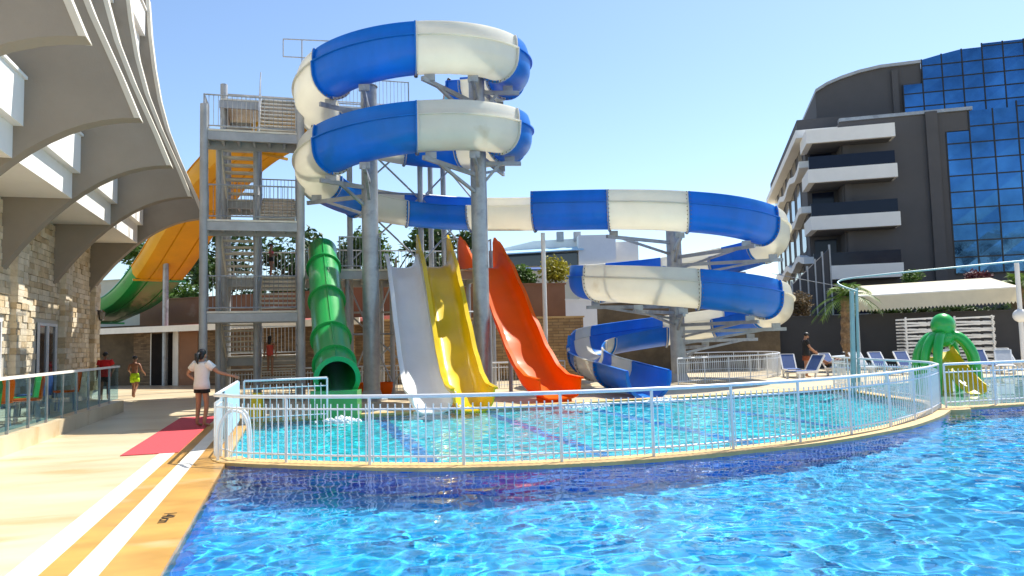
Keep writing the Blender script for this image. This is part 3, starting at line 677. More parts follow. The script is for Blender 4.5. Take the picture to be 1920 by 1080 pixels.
for u0 in (12.5, 16.75, 20.95, 25.15, 29.3):
    f = MB().prism([UV(u0, v, z) for v, z in finuz], CU*.36).build('concrete_fin', 'concrete', rb_)
    el = finuz[12:20]; tr = MB()
    for (va, za), (vb, zb) in zip(el, el[1:]):
        tr.hexa([UV(u0-.015, va-.1, za), UV(u0-.015, va+.012, za), UV(u0+.375, va+.012, za), UV(u0+.375, va-.1, za), UV(u0-.015, vb-.1, zb), UV(u0-.015, vb+.012, zb), UV(u0+.375, vb+.012, zb), UV(u0+.375, vb-.1, zb)])
    tr.build('edge_trim', 'soffit', f)
for a, b in ((8.7, 12.5), (12.86, 16.75), (17.11, 20.95), (21.31, 25.15), (25.51, 29.3)):
    for lv in (0, 3.6, 7.0):
        bal = MB().uvbox(a+.003, b-.003, WV, -5.32+.02, 5.5+lv, 6.15+lv).build('balcony_slab', 'white_p', rb_)
        MB().uvbox(a+.003, b-.003, -6.2, -5.12, 6.15+lv, 7.1+lv).build('balcony_parapet', 'white_p', bal); MB().uvbox(a+.003, b-.003, -6.24, -5.06, 7.1+lv, 7.16+lv).build('coping', 'white_p', bal)
# lamp on the wall
lam = thing('wall_lamp', 'black lantern on the last stone pilaster', 'lamp', UV(29.7, WV+.3, 3)); MB().bar(UV(29.7, WV, 3.1), UV(29.7, WV+.35, 3.1), .05).build('arm', 'black', lam); MB().tube([UV(29.7, WV+.35, 2.75), UV(29.7, WV+.35, 2.8), UV(29.7, WV+.35, 3.05), UV(29.7, WV+.35, 3.15)], [.06, .1, .13, .02], 8).build('lantern', 'glass_d', lam)
# raised terrace, balustrade, chairs
MB().uvbox(3, 22.7, WV, -4.4, -.1, .3).build('terrace', 'deck', kind='structure')
mg = bpy.data.materials.new('blue_tinted_glass'); mg.use_nodes = True; nt = mg.node_tree; pb = nt.nodes['Principled BSDF']
tr_ = nt.nodes.new('ShaderNodeBsdfTransparent'); tr_.inputs[0].default_value = (.64, .82, .91, 1); gg = nt.nodes.new('ShaderNodeBsdfGlossy'); gg.inputs['Roughness'].default_value = .02
ms = nt.nodes.new('ShaderNodeMixShader'); ms.inputs[0].default_value = .1; nt.links.new(tr_.outputs[0], ms.inputs[1]); nt.links.new(gg.outputs[0], ms.inputs[2]); nt.links.new(ms.outputs[0], nt.nodes['Material Output'].inputs[0]); nt.nodes.remove(pb); M['tint'] = mg
ba = thing('glass_balustrade', 'blue tinted glass balustrade with pale handrail on the terrace edge', 'balustrade', UV(22, -4.5, .3))
u = 10.2
while u < 22.5:
    MB().uvbox(u+.02, u+1.0, -4.52, -4.505, .36, 1.2).build('glass_pane', 'tint', ba); MB().uvbox(u-.012, u+.012, -4.54, -4.49, .3, 1.22).build('baluster_post', 'steel', ba); u += 1.03
MB().uvbox(10.1, u, -4.55, -4.47, 1.2, 1.25).build('hand_rail', 'stripe', ba)
def chair(cm):
    o = thing('terrace_chair', '', 'chair', (0, 0, 0), 'plastic chairs on the terrace')
    MB().box((0, 0, .44), (.44, .44, .04)).build('seat', cm, o)
    mb = MB(); pr = [(-.22, .46), (-.21, .8), (-.15, .9), (.15, .9), (.21, .8), (.22, .46)]; mb.prism([Vector((x, -.2-.12*(z-.46), z)) for x, z in pr], (0, -.03, 0)); mb.build('backrest', cm, o)
    for x in (-.19, .19):
        for y in (-.19, .19): MB().bar((x, y, 0), (x*.9, y*.9, .43), .035).build('leg', 'steel', o)
    return o
for i, (uu, vv, c, lb) in enumerate(((13.6, -5.2, 'green_toy', 'green'), (14.7, -5.1, 'orange', 'orange'), (15.9, -5.25, 'orange', 'orange'), (17.2, -5.15, 'green_toy', 'green'), (12.4, -5.2, 'green_toy', 'green'), (18.4, -5.3, 'mesh_blue', 'navy'), (19.6, -5.0, 'orange', 'orange'), (16.6, -4.9, 'orange', 'orange'), (14.2, -4.9, 'green_toy', 'green'))):
    o = chair(c); o.location = UV(uu, vv, .3); o.rotation_euler = (0, 0, TH+R(rnd.uniform(60, 120)))
    o['label'] = lb+' plastic chair on the terrace behind the glass balustrade'

# ------------------------------------------------------------------ hut under the amber slide, walls, terrace ground behind
hut = thing('pool_hut', 'low stone faced hut with faded red roof and a dark doorway', 'hut', at(300, 725, 34))
ha, hb = at(150, 700, 38), at(700, 700, 31.0); hd = Vector((hb.x-ha.x, hb.y-ha.y, 0)).normalized(); hn = Vector((-hd.y, hd.x, 0)); hl = (hb-ha).length
ha = Vector((ha.x, ha.y, 0))
def hq(s, d, z): return ha+hd*s+hn*d+Vector((0, 0, z))
def hbox(mb, s0, s1, d0, d1, z0, z1): return mb.hexa([hq(s0, d0, z0), hq(s1, d0, z0), hq(s1, d1, z0), hq(s0, d1, z0), hq(s0, d0, z1), hq(s1, d0, z1), hq(s1, d1, z1), hq(s0, d1, z1)])
wallo = bpy.data.objects.new('wall_pivot', None); bpy.data.objects.remove(wallo)
wm = MB(); hbox(wm, 0, hl, 0, 4, 0, 2.62); wo = wm.build('wall', 'hutstone', hut)
def hs_of(px):                                          # distance along the hut front at picture column px
    d = at(px, 650, 1.0); d = Vector((d.x, 1.0)); k = (ha.x*d.y-ha.y*d.x)/(hd.y*d.x-hd.x*d.y); return k
s0, s1, s2, s3 = hs_of(285), hs_of(327), hs_of(337), hs_of(372)
hbox(MB(), s0, s1, -.03, .3, 0, 2.45).build('door_leaf', 'wood_door', hut); hbox(MB(), s1, s2, -.1, .2, 0, 2.6).build('door_jamb', 'stripe', hut); hbox(MB(), s2, s3, -.04, .2, 0, 2.6).build('panel', 'brown', hut)
hbox(MB(), s0-.05, s0, -.05, .2, 0, 2.5).build('door_jamb', 'stripe', hut)
rm_ = MB(); rm_.hexa([hq(-.3, -.9, 2.62), hq(hl, -.9, 2.62), hq(hl, 4, 2.9), hq(-.3, 4, 2.9), hq(-.3, -.9, 2.74), hq(hl, -.9, 2.74), hq(hl, 4, 3.1), hq(-.3, 4, 3.1)]); rm_.build('roof', 'roofred', hut)
hbox(MB(), -.32, hl, -.97, -.9, 2.5, 2.78).build('fascia', 'stripe', hut)
# stone retaining wall and brown wall, terrace ground behind
def wall(name, label, a, b, z0, z1, m, t=.35, cop=None):
    a, b = Vector((a.x, a.y, 0)), Vector((b.x, b.y, 0)); d = (b-a).normalized(); nn = Vector((-d.y, d.x, 0)); o = thing(name, label, 'wall', a)
    MB().hexa([a+Vector((0, 0, z0)), b+Vector((0, 0, z0)), b+nn*t+Vector((0, 0, z0)), a+nn*t+Vector((0, 0, z0)), a+Vector((0, 0, z1)), b+Vector((0, 0, z1)), b+nn*t+Vector((0, 0, z1)), a+nn*t+Vector((0, 0, z1))]).build('wall_face', m, o)
    a2, b2 = a-nn*.05-d*.05, b-nn*.05+d*.05; MB().hexa([p+Vector((0, 0, z)) for z in (z1, z1+.07) for p in (a2, b2, b2+nn*(t+.1), a2+nn*(t+.1))]).build('coping', cop or m, o)
    return o
wall('retaining_wall', 'ochre stone retaining wall behind the open slides', at(590, 650, 31.0), at(1095, 650, 33.5), 0, 2.66, 'retstone', cop='kerb')
wall('garden_wall', 'brown rendered wall with flaking top above the stone retaining wall', at(640, 600, 32.6), at(1061, 600, 34.6), 2.5, 4.25, 'brown')
wall('garden_wall', 'short white rendered wall end beside the brown wall', at(1061, 600, 34.65), at(1120, 600, 36), 0, 3.5, 'white_p')
wall('boundary_wall', 'pale rendered wall behind the green end of the amber slide', at(60, 600, 47), at(262, 600, 45), 0, 6.0, 'soffit')
wall('boundary_wall', 'brown rendered wall behind the stair tower', at(262, 600, 44), at(600, 600, 40), 0, 4.6, 'brown')
MB().add([(-60, 36.5, 2.0), (13, 36.5, 3.6), (13, 75, 4.5), (-60, 75, 4.5), (-60, 36.5, -.5), (13, 36.5, -.5), (13, 75, -.5), (-60, 75, -.5)], [(0, 1, 2, 3), (0, 4, 5, 1), (1, 5, 6, 2)]).build('terrain', 'soil', kind='structure')
# charcoal wall on the right
wall('garden_wall', 'long charcoal garden wall behind the sun loungers', at(1440, 650, 37.5), at(2150, 650, 33.5), 0, 2.5, 'dark2')
rw = thing('ramp_wall', 'charcoal panelled wall rising towards the hotel corner', 'wall', at(1470, 590, 41)); r0, r1 = at(1440, 590, 41), at(1562, 590, 44)
for i in range(8):
    a, b = r0.lerp(r1, i/8), r0.lerp(r1, (i+.96)/8); za, zb = 3.1+3.6*i/8, 3.1+3.6*(i+.96)/8
    MB().hexa([(a.x, a.y, 0), (b.x, b.y, 0), (b.x, b.y+.2, 0), (a.x, a.y+.2, 0), (a.x, a.y, za), (b.x, b.y, zb), (b.x, b.y+.2, zb), (a.x, a.y+.2, za)]).build('panel', 'dark2', rw); MB().bar((b.x, b.y-.03, 0), (b.x, b.y-.03, zb+.25), .09).build('post', 'steel_d', rw)
MB().add([(14.5, 38, 1.6), (60, 38, 1.6), (60, 60, 2.5), (16, 60, 2.5), (14.5, 38, -.4), (60, 38, -.4), (16, 60, -.4)], [(0, 1, 2, 3), (0, 4, 5, 1), (0, 3, 6, 4)]).build('terrain', 'soil', kind='structure')

# ------------------------------------------------------------------ hotel
HA = Vector((.968, -.25, 0)); HB = Vector((.25, .968, 0)); H0 = Vector((20.2, 50, 0))
def hp(a, b, z): return H0+HA*a+HB*b+Vector((0, 0, z))
def hx(mb, a0, a1, b0, b1, z0, z1): return mb.hexa([hp(a0, b0, z0), hp(a1, b0, z0), hp(a1, b1, z0), hp(a0, b1, z0), hp(a0, b0, z1), hp(a1, b0, z1), hp(a1, b1, z1), hp(a0, b1, z1)])
M['hglass'] = mat('blue_mirror_glass', (.05, .16, .34), .03, .4, .3, metal=.9, bump=.006, bscale=.9)
M['balc'] = mat('navy_balcony_glass', (.008, .012, .028), .1, .1, 2, spec=.25)
ho = thing('hotel', 'charcoal hotel with white balcony bands, curved roof and blue glass front', 'building', hp(0, 0, 0))
hx(MB(), 2.2, 8.6, 0, 24, 0, 15.9).build('wall', 'dark', ho); hx(MB(), .2, 2.2, 1.9, 24, 0, 15.3).build('wall', 'dark', ho); hx(MB(), 7.4, 8.1, -.25, 0, 0, 16.0).build('pilaster', 'dark', ho)
hx(MB(), 2.2, 10.2, -.12, .5, 15.9, 16.12).build('parapet', 'steel', ho)
hx(MB(), 2.3, 2.75, -.14, 0, 3, 15.2).build('pilaster', 'dark', ho)
for z in (2.0, 5.2, 8.5, 11.65, 14.3):
    s = hx(MB(), -.1, 5.3, -1.3, 2.0, z, z+.9).build('balcony_band', 'white_p', ho)
    hx(MB(), .3, 5.1, -1.1, 1.9, z-.06, z).build('balcony_soffit', 'dark', s)
    if z < 14: g = hx(MB(), -.02, 5.2, -1.24, -1.2, z+.9, z+1.75).build('balcony_glass', 'balc', ho); hx(MB(), .5, 1.9, 1.8, 1.88, z+.9, z+3.0).build('balcony_door', 'balc', ho)
# left side: white wavy bands with hexagonal windows
hx(MB(), .25, 3, 2, 26, 0, 15.2).build('side_wall', 'white_p', ho)
for r in range(5):
    z = 1.2+3.15*r
    for c in range(6):
        b = 3.2+c*3.8+(1.9 if r % 2 else 0)
        if b > 24: continue
        hexp = [(0, .3), (.5, 0), (1.9, 0), (2.4, .3), (2.4, 2.0), (1.9, 2.5), (.5, 2.5), (0, 2.0)]
        wn_ = MB().prism([hp(.25, b+x, z+y) for x, y in hexp], HA*-.07).build('window_frame', 'dark', ho)
        MB().prism([hp(.175, b+1.2+(x-1.2)*.85, z+1.25+(y-1.25)*.87) for x, y in hexp], HA*-.02).build('window_pane', 'glass_d', wn_)
    if r: 
        bd = MB()
        for i in range(16): 
            b0, b1 = 1+i*1.55, 1+(i+1)*1.55; dz0, dz1 = .25*math.sin(b0*.8+r*2), .25*math.sin(b1*.8+r*2)
            bd.hexa([hp(-.35, b0, z-.75+dz0), hp(-.35, b1, z-.75+dz1), hp(.3, b1, z-.75+dz1), hp(.3, b0, z-.75+dz0), hp(-.35, b0, z-.3+dz0), hp(-.35, b1, z-.3+dz1), hp(.3, b1, z-.3+dz1), hp(.3, b0, z-.3+dz0)])
        bd.build('wavy_band', 'white_p', ho)
hx(MB(), -.5, 3, 0.6, 27, 15.2, 15.75).build('roof_band', 'white_p', ho); hx(MB(), -.2, 4, 2.2, 25, 15.75, 16.9).build('attic', 'dark', ho)
# set-back upper block with curved roof
prof = [(1.4, 15.7), (1.4, 19.3), (2.2, 19.75), (3.2, 20.1), (4.4, 20.4), (5.8, 20.6), (8.45, 20.65), (8.45, 15.7)]
MB().prism([hp(a, 4.0, z) for a, z in prof], HB*14).build('upper_block', 'dark', ho)
cr = MB()
for (a, z), (a2, z2) in zip(prof[1:6], prof[2:7]): cr.hexa([hp(a, 3.8, z), hp(a2, 3.8, z2), hp(a2, 18, z2), hp(a, 18, z), hp(a, 3.8, z+.22), hp(a2, 3.8, z2+.22), hp(a2, 18, z2+.22), hp(a, 18, z+.22)])
cr.build('curved_roof', 'steel_d', ho)
hx(MB(), 1.3, 7.1, 3.7, 4.0, 16.4, 17.1).build('white_band', 'white_p', ho); hx(MB(), 6.5, 6.9, 3.75, 4, 17.2, 20.3).build('pilaster', 'dark', ho)
# glass fronts, each pane its own part
def curtain(a0, na, aw, z0, nz, zh, b, ztop):
    mm = MB(); proto = None
    for i in range(na):
        tl_, tr2 = ztop(a0+i*aw+.02), ztop(a0+(i+1)*aw-.02); top = max(tl_, tr2)
        for j in range(nz):
            za = z0+j*zh; zb = min(za+zh, top); zl, zr = min(za+zh, tl_), min(za+zh, tr2)
            if min(zl, zr)-za < .2: continue
            mb = MB(); t1, t2 = rnd.uniform(-.012, .012), rnd.uniform(-.012, .012)
            mb.hexa([hp(a0+i*aw+.04, b+t1, za+.04), hp(a0+(i+1)*aw-.04, b+t2, za+.04), hp(a0+(i+1)*aw-.04, b+.1, za+.04), hp(a0+i*aw+.04, b+.1, za+.04), hp(a0+i*aw+.04, b+t2, zl-.04), hp(a0+(i+1)*aw-.04, b+t1, zr-.04), hp(a0+(i+1)*aw-.04, b+.1, zr-.04), hp(a0+i*aw+.04, b+.1, zl-.04)])
            mb.build('glass_pane', 'hglass', ho)
            hx(mm, a0+i*aw-.04, a0+i*aw+.04, b-.03, b+.06, za, zl)
            hx(mm, a0+i*aw+.04, a0+(i+1)*aw-.04, b-.026, b+.06, za-.04, za+.04)
    mm.build('mullion_grid', 'black', ho)
hx(MB(), 8.6, 34, .1, 22, 0, 14.5).build('glass_block_core', 'dark', ho); hx(MB(), 8.9, 34, 4.1, 20, 14.5, 20.8).build('glass_block_core', 'dark', ho)
curtain(8.6, 9, 1.38, 5.3, 11, 1.06, 0, lambda a: 14.6 if a < 10 else 15.9+(a-10)*.13)
curtain(7.2, 12, 1.28, 15.6, 7, .96, 3.85, lambda a: 19.2 if a < 8.5 else 20.9+min((a-8.5)*.2, .7))
hx(MB(), 8.6, 10.0, .02, .6, 14.62, 15.88).build('wall', 'dark', ho)
hx(MB(), 10.0, 34, .1, 3.9, 14.5, 15.8).build('glass_block_core', 'dark', ho)
hx(MB(), 6, 34, -.4, 0, 2.6, 3.6).build('canopy', 'dark', ho)
ob_ = thing('added_reflection_block', 'plain pale block added behind the camera for the hotel glass to mirror', 'building', Vector((36, -32, 0)))  # unseen block, added behind the camera so the hotel panes have something to reflect
MB().box((36, -36, 7.5), (40, 8, 15)).build('wall', 'white_p', ob_)
for i in range(11):
    for j in range(4): MB().box((18.5+i*3.5, -31.95, 2.2+j*3.6), (1.9, .1, 2.2)).build('window', 'leaf_d' if (i+j) % 5 == 0 else 'glass_d', ob_)
MB().box((36, -35.8, 15.2), (41, 9, .4)).build('roof', 'steel_d', ob_)
# far white hall
hl_ = thing('conference_hall', 'low white hall with curved roof and blue canopy beyond the walls', 'building', at(1060, 560, 95)); c0, c1, c2_, c3 = at(925, 497, 95), at(1095, 497, 92), at(1165, 497, 92), at(1215, 497, 94)
mbh = MB(); a = [at(925, 470, 95), at(1000, 452, 95), at(1100, 446, 95)]; pol = [Vector((c0.x, 95, 0)), Vector((c1.x, 95, 0))]+a[::-1]; mbh.prism(pol, (0, 14, 0)); mbh.build('main_hall', 'white_p', hl_)
tz = at(1090, 441, 92).z; MB().box(((c1.x+c2_.x)/2-.6, 95, tz/2), (c2_.x-c1.x, 6, tz)).build('tower_block', 'white_p', hl_); MB().box((c2_.x+.6, 96, tz/2-.4), (3.5, 6, tz-.8)).build('tower_block', 'white_p', hl_)
z_ = at(1000, 487, 93).z; MB().box(((c0.x+c1.x)/2, 93.5, z_), (c1.x-c0.x-.4, 1, 1.6)).build('window_strip', 'glass_d', hl_)
z_ = at(1000, 472, 93).z; MB().hexa([(c0.x, 91.5, z_-.5), (c1.x, 91.5, z_-.1), (c1.x, 95, z_+.6), (c0.x, 95, z_+.2), (c0.x, 91.5, z_-.35), (c1.x, 91.5, z_+.05), (c1.x, 95, z_+.8), (c0.x, 95, z_+.4)]).build('canopy', 'bluepanel', hl_)
z_ = at(1060, 502, 90).z; MB().hexa([(c0.x, 86, z_-.7), (c3.x+3, 86, z_-.5), (c3.x+3, 91, z_+.2), (c0.x, 91, z_), (c0.x, 86, z_-.5), (c3.x+3, 86, z_-.3), (c3.x+3, 91, z_+.5), (c0.x, 91, z_+.2)]).build('lower_roof', 'mesh_blue', hl_)
for x in (1050, 1082): p = at(x, 444, 95); MB().box(p, (.9, .9, 1.2)).build('roof_vent', 'steel_d', hl_)

# ------------------------------------------------------------------ vegetation
def foliage(name, blobs, n, size, m, par, droop=0):
    mb = MB()
    tot = sum(r**2 for _, r in blobs)
    for c, r in blobs:
        c = Vector(c)
        for _ in range(int(n*r*r/tot)):
            d = Vector((rnd.gauss(0, 1), rnd.gauss(0, 1), rnd.gauss(0, 1))).normalized()*r*rnd.uniform(.35, 1.08)
            d.z *= .85; p = c+d; a = Vector((rnd.gauss(0, 1), rnd.gauss(0, 1), rnd.gauss(0, .6)-droop)).normalized(); b = a.cross(Vector((rnd.gauss(0, 1), rnd.gauss(0, 1), rnd.gauss(0, 1)))).normalized(); s = size*rnd.uniform(.6, 1.4)
            mb.add([p-a*s, p+b*s*.45, p+a*s, p-b*s*.45], [(0, 1, 2, 3)])
    return mb.build(name, m, par, recalc=False)
def tree(label, base, h, rad, m='leaf', n=2600, size=.16, group='trees behind the walls'):
    base = Vector(base); o = thing('leafy_tree', label, 'tree', base, group)
    tp = [base+Vector((rnd.uniform(-.1, .1)*i, rnd.uniform(-.1, .1)*i, h*.7*i/5)) for i in range(6)]; mb = MB().tube(tp, [.16-.02*i for i in range(6)], 8)
    blobs = []
    for i in range(11):
        a = rnd.uniform(0, 6.28); zz = rnd.uniform(.35, .95)*h; rr = rad*rnd.uniform(.25, .95)*(1.15-abs(zz/h-.6)); p = base+Vector((math.cos(a)*rr, math.sin(a)*rr, zz)); blobs.append((p, rad*rnd.uniform(.3, .52)))
        mb.tube([tp[2+i % 3], p], [.05, .015], 5)
    mb.build('trunk', 'bark', o, 50); foliage('crown', blobs, n, size, m, o); return o
for i, (px, py, Y, r, m, lb) in enumerate(((430, 425, 45, 3.0, 'leaf_d', 'dark leafy tree seen through the stair tower'), (520, 440, 44, 2.6, 'leaf_d', 'smaller dark tree behind the right flights of the stair tower'), (745, 412, 42, 2.4, 'leaf', 'light green tree above the white slide'), (668, 425, 43, 2.0, 'leaf_d', 'dark tree behind the green tube slide'), (850, 432, 41, 2.2, 'leaf_d', 'dark bushy tree between the yellow and orange slides'), (352, 520, 48, 2.4, 'leaf', 'light green tree between amber slide and stair tower'), (280, 455, 52, 2.0, 'leaf', 'small green tree above the boundary wall beside the fins'))):
    p = at(px, py, Y); b = Vector((p.x, Y, 1.5)); tree(lb, b, (p.z-1.5)/1.0, r, m, 3400, .17)
def bush(name, label, c, r, m, n, size, cat='bush'):
    o = thing(name, label, cat, Vector(c)-Vector((0, 0, r))); foliage('leaves', [(Vector(c)+Vector((rnd.uniform(-.5, .5)*r, rnd.uniform(-.3, .3)*r, rnd.uniform(-.3, .3)*r)), r*.65) for _ in range(5)], n, size, m, o)
    MB().tube([Vector(c)-Vector((0, 0, r*1.6)), Vector(c)], .05, 6).build('stem', 'bark', o); return o
bush('flowering_bush', 'yellow flowering bush behind the brown wall', at(1042, 505, 36), 1.0, 'leaf_y', 1500, .1); bush('flowering_bush', 'low green shrub behind the brown wall next to yellow bush', at(980, 517, 36), .75, 'leaf', 1200, .1)
bush('red_bush', 'round dark red shrub above the cream awning', at(1836, 518, 39), .62, 'leaf_r', 1200, .08); bush('green_bush', 'small green shrub behind the cream awning', at(1712, 522, 39), .6, 'leaf', 700, .08)
bush('dry_bush', 'dry brown creeper hanging over the charcoal wall', at(1495, 575, 39), 1.0, 'leaf_dry', 1500, .09)
for px in range(1640, 1910, 30): bush('hedge_plant', 'low green plant in the row under the cream awning', at(px, 582, 36.5), .42, 'leaf_d', 300, .08, 'plant').__setitem__('group', 'row of plants under the awning')
def palm(label, px, pb, pt, Y, nf=24, L=1.6):
    b = at(px, pb, Y); b.z = 0; t = at(px+2, pt, Y); o = thing('palm_tree', label, 'palm', b, 'palms by the charcoal wall')
    rs = []; pts = []
    for i in range(15): pts.append(b.lerp(t, i/14)); rs.append(.19 if i < 5 else .24+.05*(i % 2))
    MB().tube(pts, rs, 10).build('trunk', 'palmbark', o)
    for k in range(nf):
        a = 6.283*k/nf+rnd.uniform(-.2, .2); el = rnd.uniform(-.1, 1.45); mb = MB(); c = []
        for i in range(7):
            s = i/6*L; c.append(t+Vector((math.cos(a)*math.cos(el)*s, math.sin(a)*math.cos(el)*s, math.sin(el)*s-.42*s*s)))
        for i in range(1, 7):
            d = (c[i]-c[i-1]).normalized(); sdv = d.cross(Vector((0, 0, 1))).normalized()
            for j in range(3):
                p = c[i-1].lerp(c[i], j/3)
                for s_ in (-1, 1): e = p+sdv*s_*.42*(1-abs(i/6-.55))+d*.28-Vector((0, 0, .12)); mb.add([p-d*.025, p+d*.035, e], [(0, 1, 2)])
        mb.tube(c, [.02-.002*i for i in range(7)], 4); mb.build('frond', 'frond', o, recalc=False)
palm('palm with shaggy brown trunk against the charcoal wall', 1586, 655, 556, 34); palm('palm rising behind the right end of the cream awning', 1905, 640, 535, 37)

# ------------------------------------------------------------------ right side furniture
aw_ = thing('retractable_awning', 'long cream awning with scalloped valance above the charcoal wall', 'awning', at(1760, 590, 35)); A0, A1 = at(1606, 556, 35), at(1908, 538, 33.4); A2, A3 = A0+Vector((.2, 2.2, .55)), A1+Vector((.2, 2.2, .55))
MB().hexa([A0, A1, A3, A2]+[p+Vector((0, 0, .05)) for p in (A0, A1, A3, A2)]).build('canopy', 'awning', aw_)
n = 44; mb = MB(); dy = Vector((0, -.02, 0))
for i in range(n):
    p, q = A0.lerp(A1, i/n), A0.lerp(A1, (i+1)/n); m_ = p.lerp(q, .5); z1, z2 = .62, .74
    mb.add([p+dy, q+dy, q+dy-Vector((0, 0, z1)), m_+dy-Vector((0, 0, z2)), p+dy-Vector((0, 0, z1))], [(0, 1, 2, 3, 4)]); mb.add([x-Vector((0, .02, 0)) for x in (p+dy, q+dy, q+dy-Vector((0, 0, z1)), m_+dy-Vector((0, 0, z2)), p+dy-Vector((0, 0, z1)))], [(4, 3, 2, 1, 0)])
mb.build('valance', 'awning', aw_, recalc=False); MB().tube([A0, A1], .05, 8).build('front_bar', 'resin', aw_)
for p in (A0, A1): MB().tube([(p.x, p.y, 0), p], .05, 8).build('post', 'resin', aw_)
tp = thing('boom_pole', 'teal twin pole with a long boom reaching over the paddling pool', 'pole', gnd(1601, 738)); b0 = gnd(1601, 736)
MB().tube([b0, at(1597, 545, b0.y)], [.075, .06], 12).build('pole', 'teal', tp, 50); MB().tube([b0+Vector((.15, 0, 0)), at(1606, 540, b0.y)], .04, 8).build('pole', 'teal', tp, 50)
MB().tube(catmull([at(1606, 546, 20.6), at(1578, 536, 20.8), at(1572, 528, 21), at(1600, 521, 21), at(1720, 508, 20.6), at(1930, 488, 20)], 6), .024, 8).build('boom', 'teal', tp, 50)
MB().tube([at(1448, 513, 30), at(1606, 543, b0.y)], .012, 5).build('stay_wire', 'steel', tp)
wp_ = thing('parasol_post', 'white parasol post with crank housing beside the awning', 'post', at(1912, 655, 31)); x = at(1914, 600, 31).x
MB().tube([(x, 31, 0), (x, 31, 4.4)], .09, 12).build('mast', 'resin', wp_, 50); MB().sphere((x, 31, 2.2), (.32, .2, .28), 12, 8).build('crank_housing', 'resin', wp_, 60)
# loungers
def lounger(fm='mesh_blue'):
    o = thing('sun_lounger', '', 'sun lounger', (0, 0, 0), 'sun loungers on the right deck')
    for x in (-.32, .32): MB().bar((x, -1.0, .32), (x, .35, .32), .06, .09).build('side_rail', 'resin', o)
    for x in (-.3, .3):
        for y in (-.85, .2): MB().bar((x, y, 0), (x, y+.05, .3), .07, .09).build('leg', 'resin', o)
    MB().box((0, -.33, .37), (.56, 1.3, .03)).build('seat', fm, o)
    b = MB(); b.bar((-.3, .33, .36), (-.3, .85, 1.0), .06); b.bar((.3, .33, .36), (.3, .85, 1.0), .06); b.bar((-.3, .85, 1.0), (.3, .85, 1.0), .06); b.build('backrest_frame', 'resin', o)
    MB().hexa([(-.27, .35, .37), (.27, .35, .37), (.27, .84, .98), (-.27, .84, .98), (-.27, .33, .39), (.27, .33, .39), (.27, .82, 1.0), (-.27, .82, 1.0)]).build('backrest', fm, o)
    return o
M['sling_pale'] = mat('pale_sling_fabric', (.62, .64, .66), .75, .08, 12, trans=.15)
lgw = lounger('sling_pale'); lgw.scale = (.86, .86, .86); lg = lounger(); first = True
spots = [(1483, 694, 29.5, 170, 'blue sun lounger left of the man in black'), (1512, 706, 27.6, 120, 'white framed sun lounger standing crosswise by the man in black'), (1568, 693, 29.5, 195, 'sun lounger carrying the sunbather'), (1625, 694, 29.6, 190, 'pale sun lounger beside the teal pole'), (1660, 694, 29.4, 185, 'blue sun lounger right of the teal pole'), (1706, 693, 29.6, 180, 'sun lounger just left of the octopus'), (1790, 690, 30.2, 180, 'sun lounger behind the octopus'), (1848, 694, 29.2, 170, 'blue sun lounger right of the octopus'), (1885, 698, 28.2, 150, 'angled white sun lounger with towel right of the octopus'), (1902, 690, 30.5, 180, 'last sun lounger against the wall by the parasol post')]
for px, py, Y, a, lb in spots:
    p = at(px, py, Y); p.z = 0; lg.scale = (.86, .86, .86)
    if first: lg.location = p; lg.rotation_euler = (0, 0, R(a+180)); lg['label'] = lb; first = False
    elif lb.startswith(('pale', 'angled', 'last', 'sun lounger behind')):
        if lgw.get('placed'): copy_tree(lgw, p, R(a+180), lb)
        else: lgw.location = p; lgw.rotation_euler = (0, 0, R(a+180)); lgw['label'] = lb; lgw['placed'] = 1
    else: copy_tree(lg, p, R(a+180), lb)
# stacked loungers
for k, (px, w_) in enumerate(((1722, 1.55), (1820, 1.9))):
    for j in range(14):
        p = at(px, 655, 33.2); o = thing('stacked_lounger', ('lowest ' if j == 0 else 'topmost ' if j == 13 else '')+'white folded sun lounger in the '+('narrower' if k == 0 else 'wider')+' stack by the charcoal wall', 'sun lounger', (p.x, p.y, .3+j*.145), 'white loungers stacked by the wall')
        c = Vector((p.x, p.y, .3+j*.145)); mb = MB(); m_ = .1 if j % 2 else -.1
        MB().bar(c+Vector((-w_/2, -.3, 0)), c+Vector((w_/2, -.3, m_*.5)), .05, .07).build('side_rail', 'resin', o); MB().bar(c+Vector((-w_/2, .3, 0)), c+Vector((w_/2, .3, m_*.5)), .05, .07).build('side_rail', 'resin', o)
        for x in (-.42, -.14, .14, .42): MB().bar(c+Vector((x*w_, -.3, .0)), c+Vector((x*w_+.05, .3, .02)), .08, .04).build('slat', 'resin', o)
        for x in (-.46, .46): MB().bar(c+Vector((x*w_, -.34, -.06)), c+Vector((x*w_-.14*x, -.34, .1)), .06).build('folded_leg', 'resin', o)
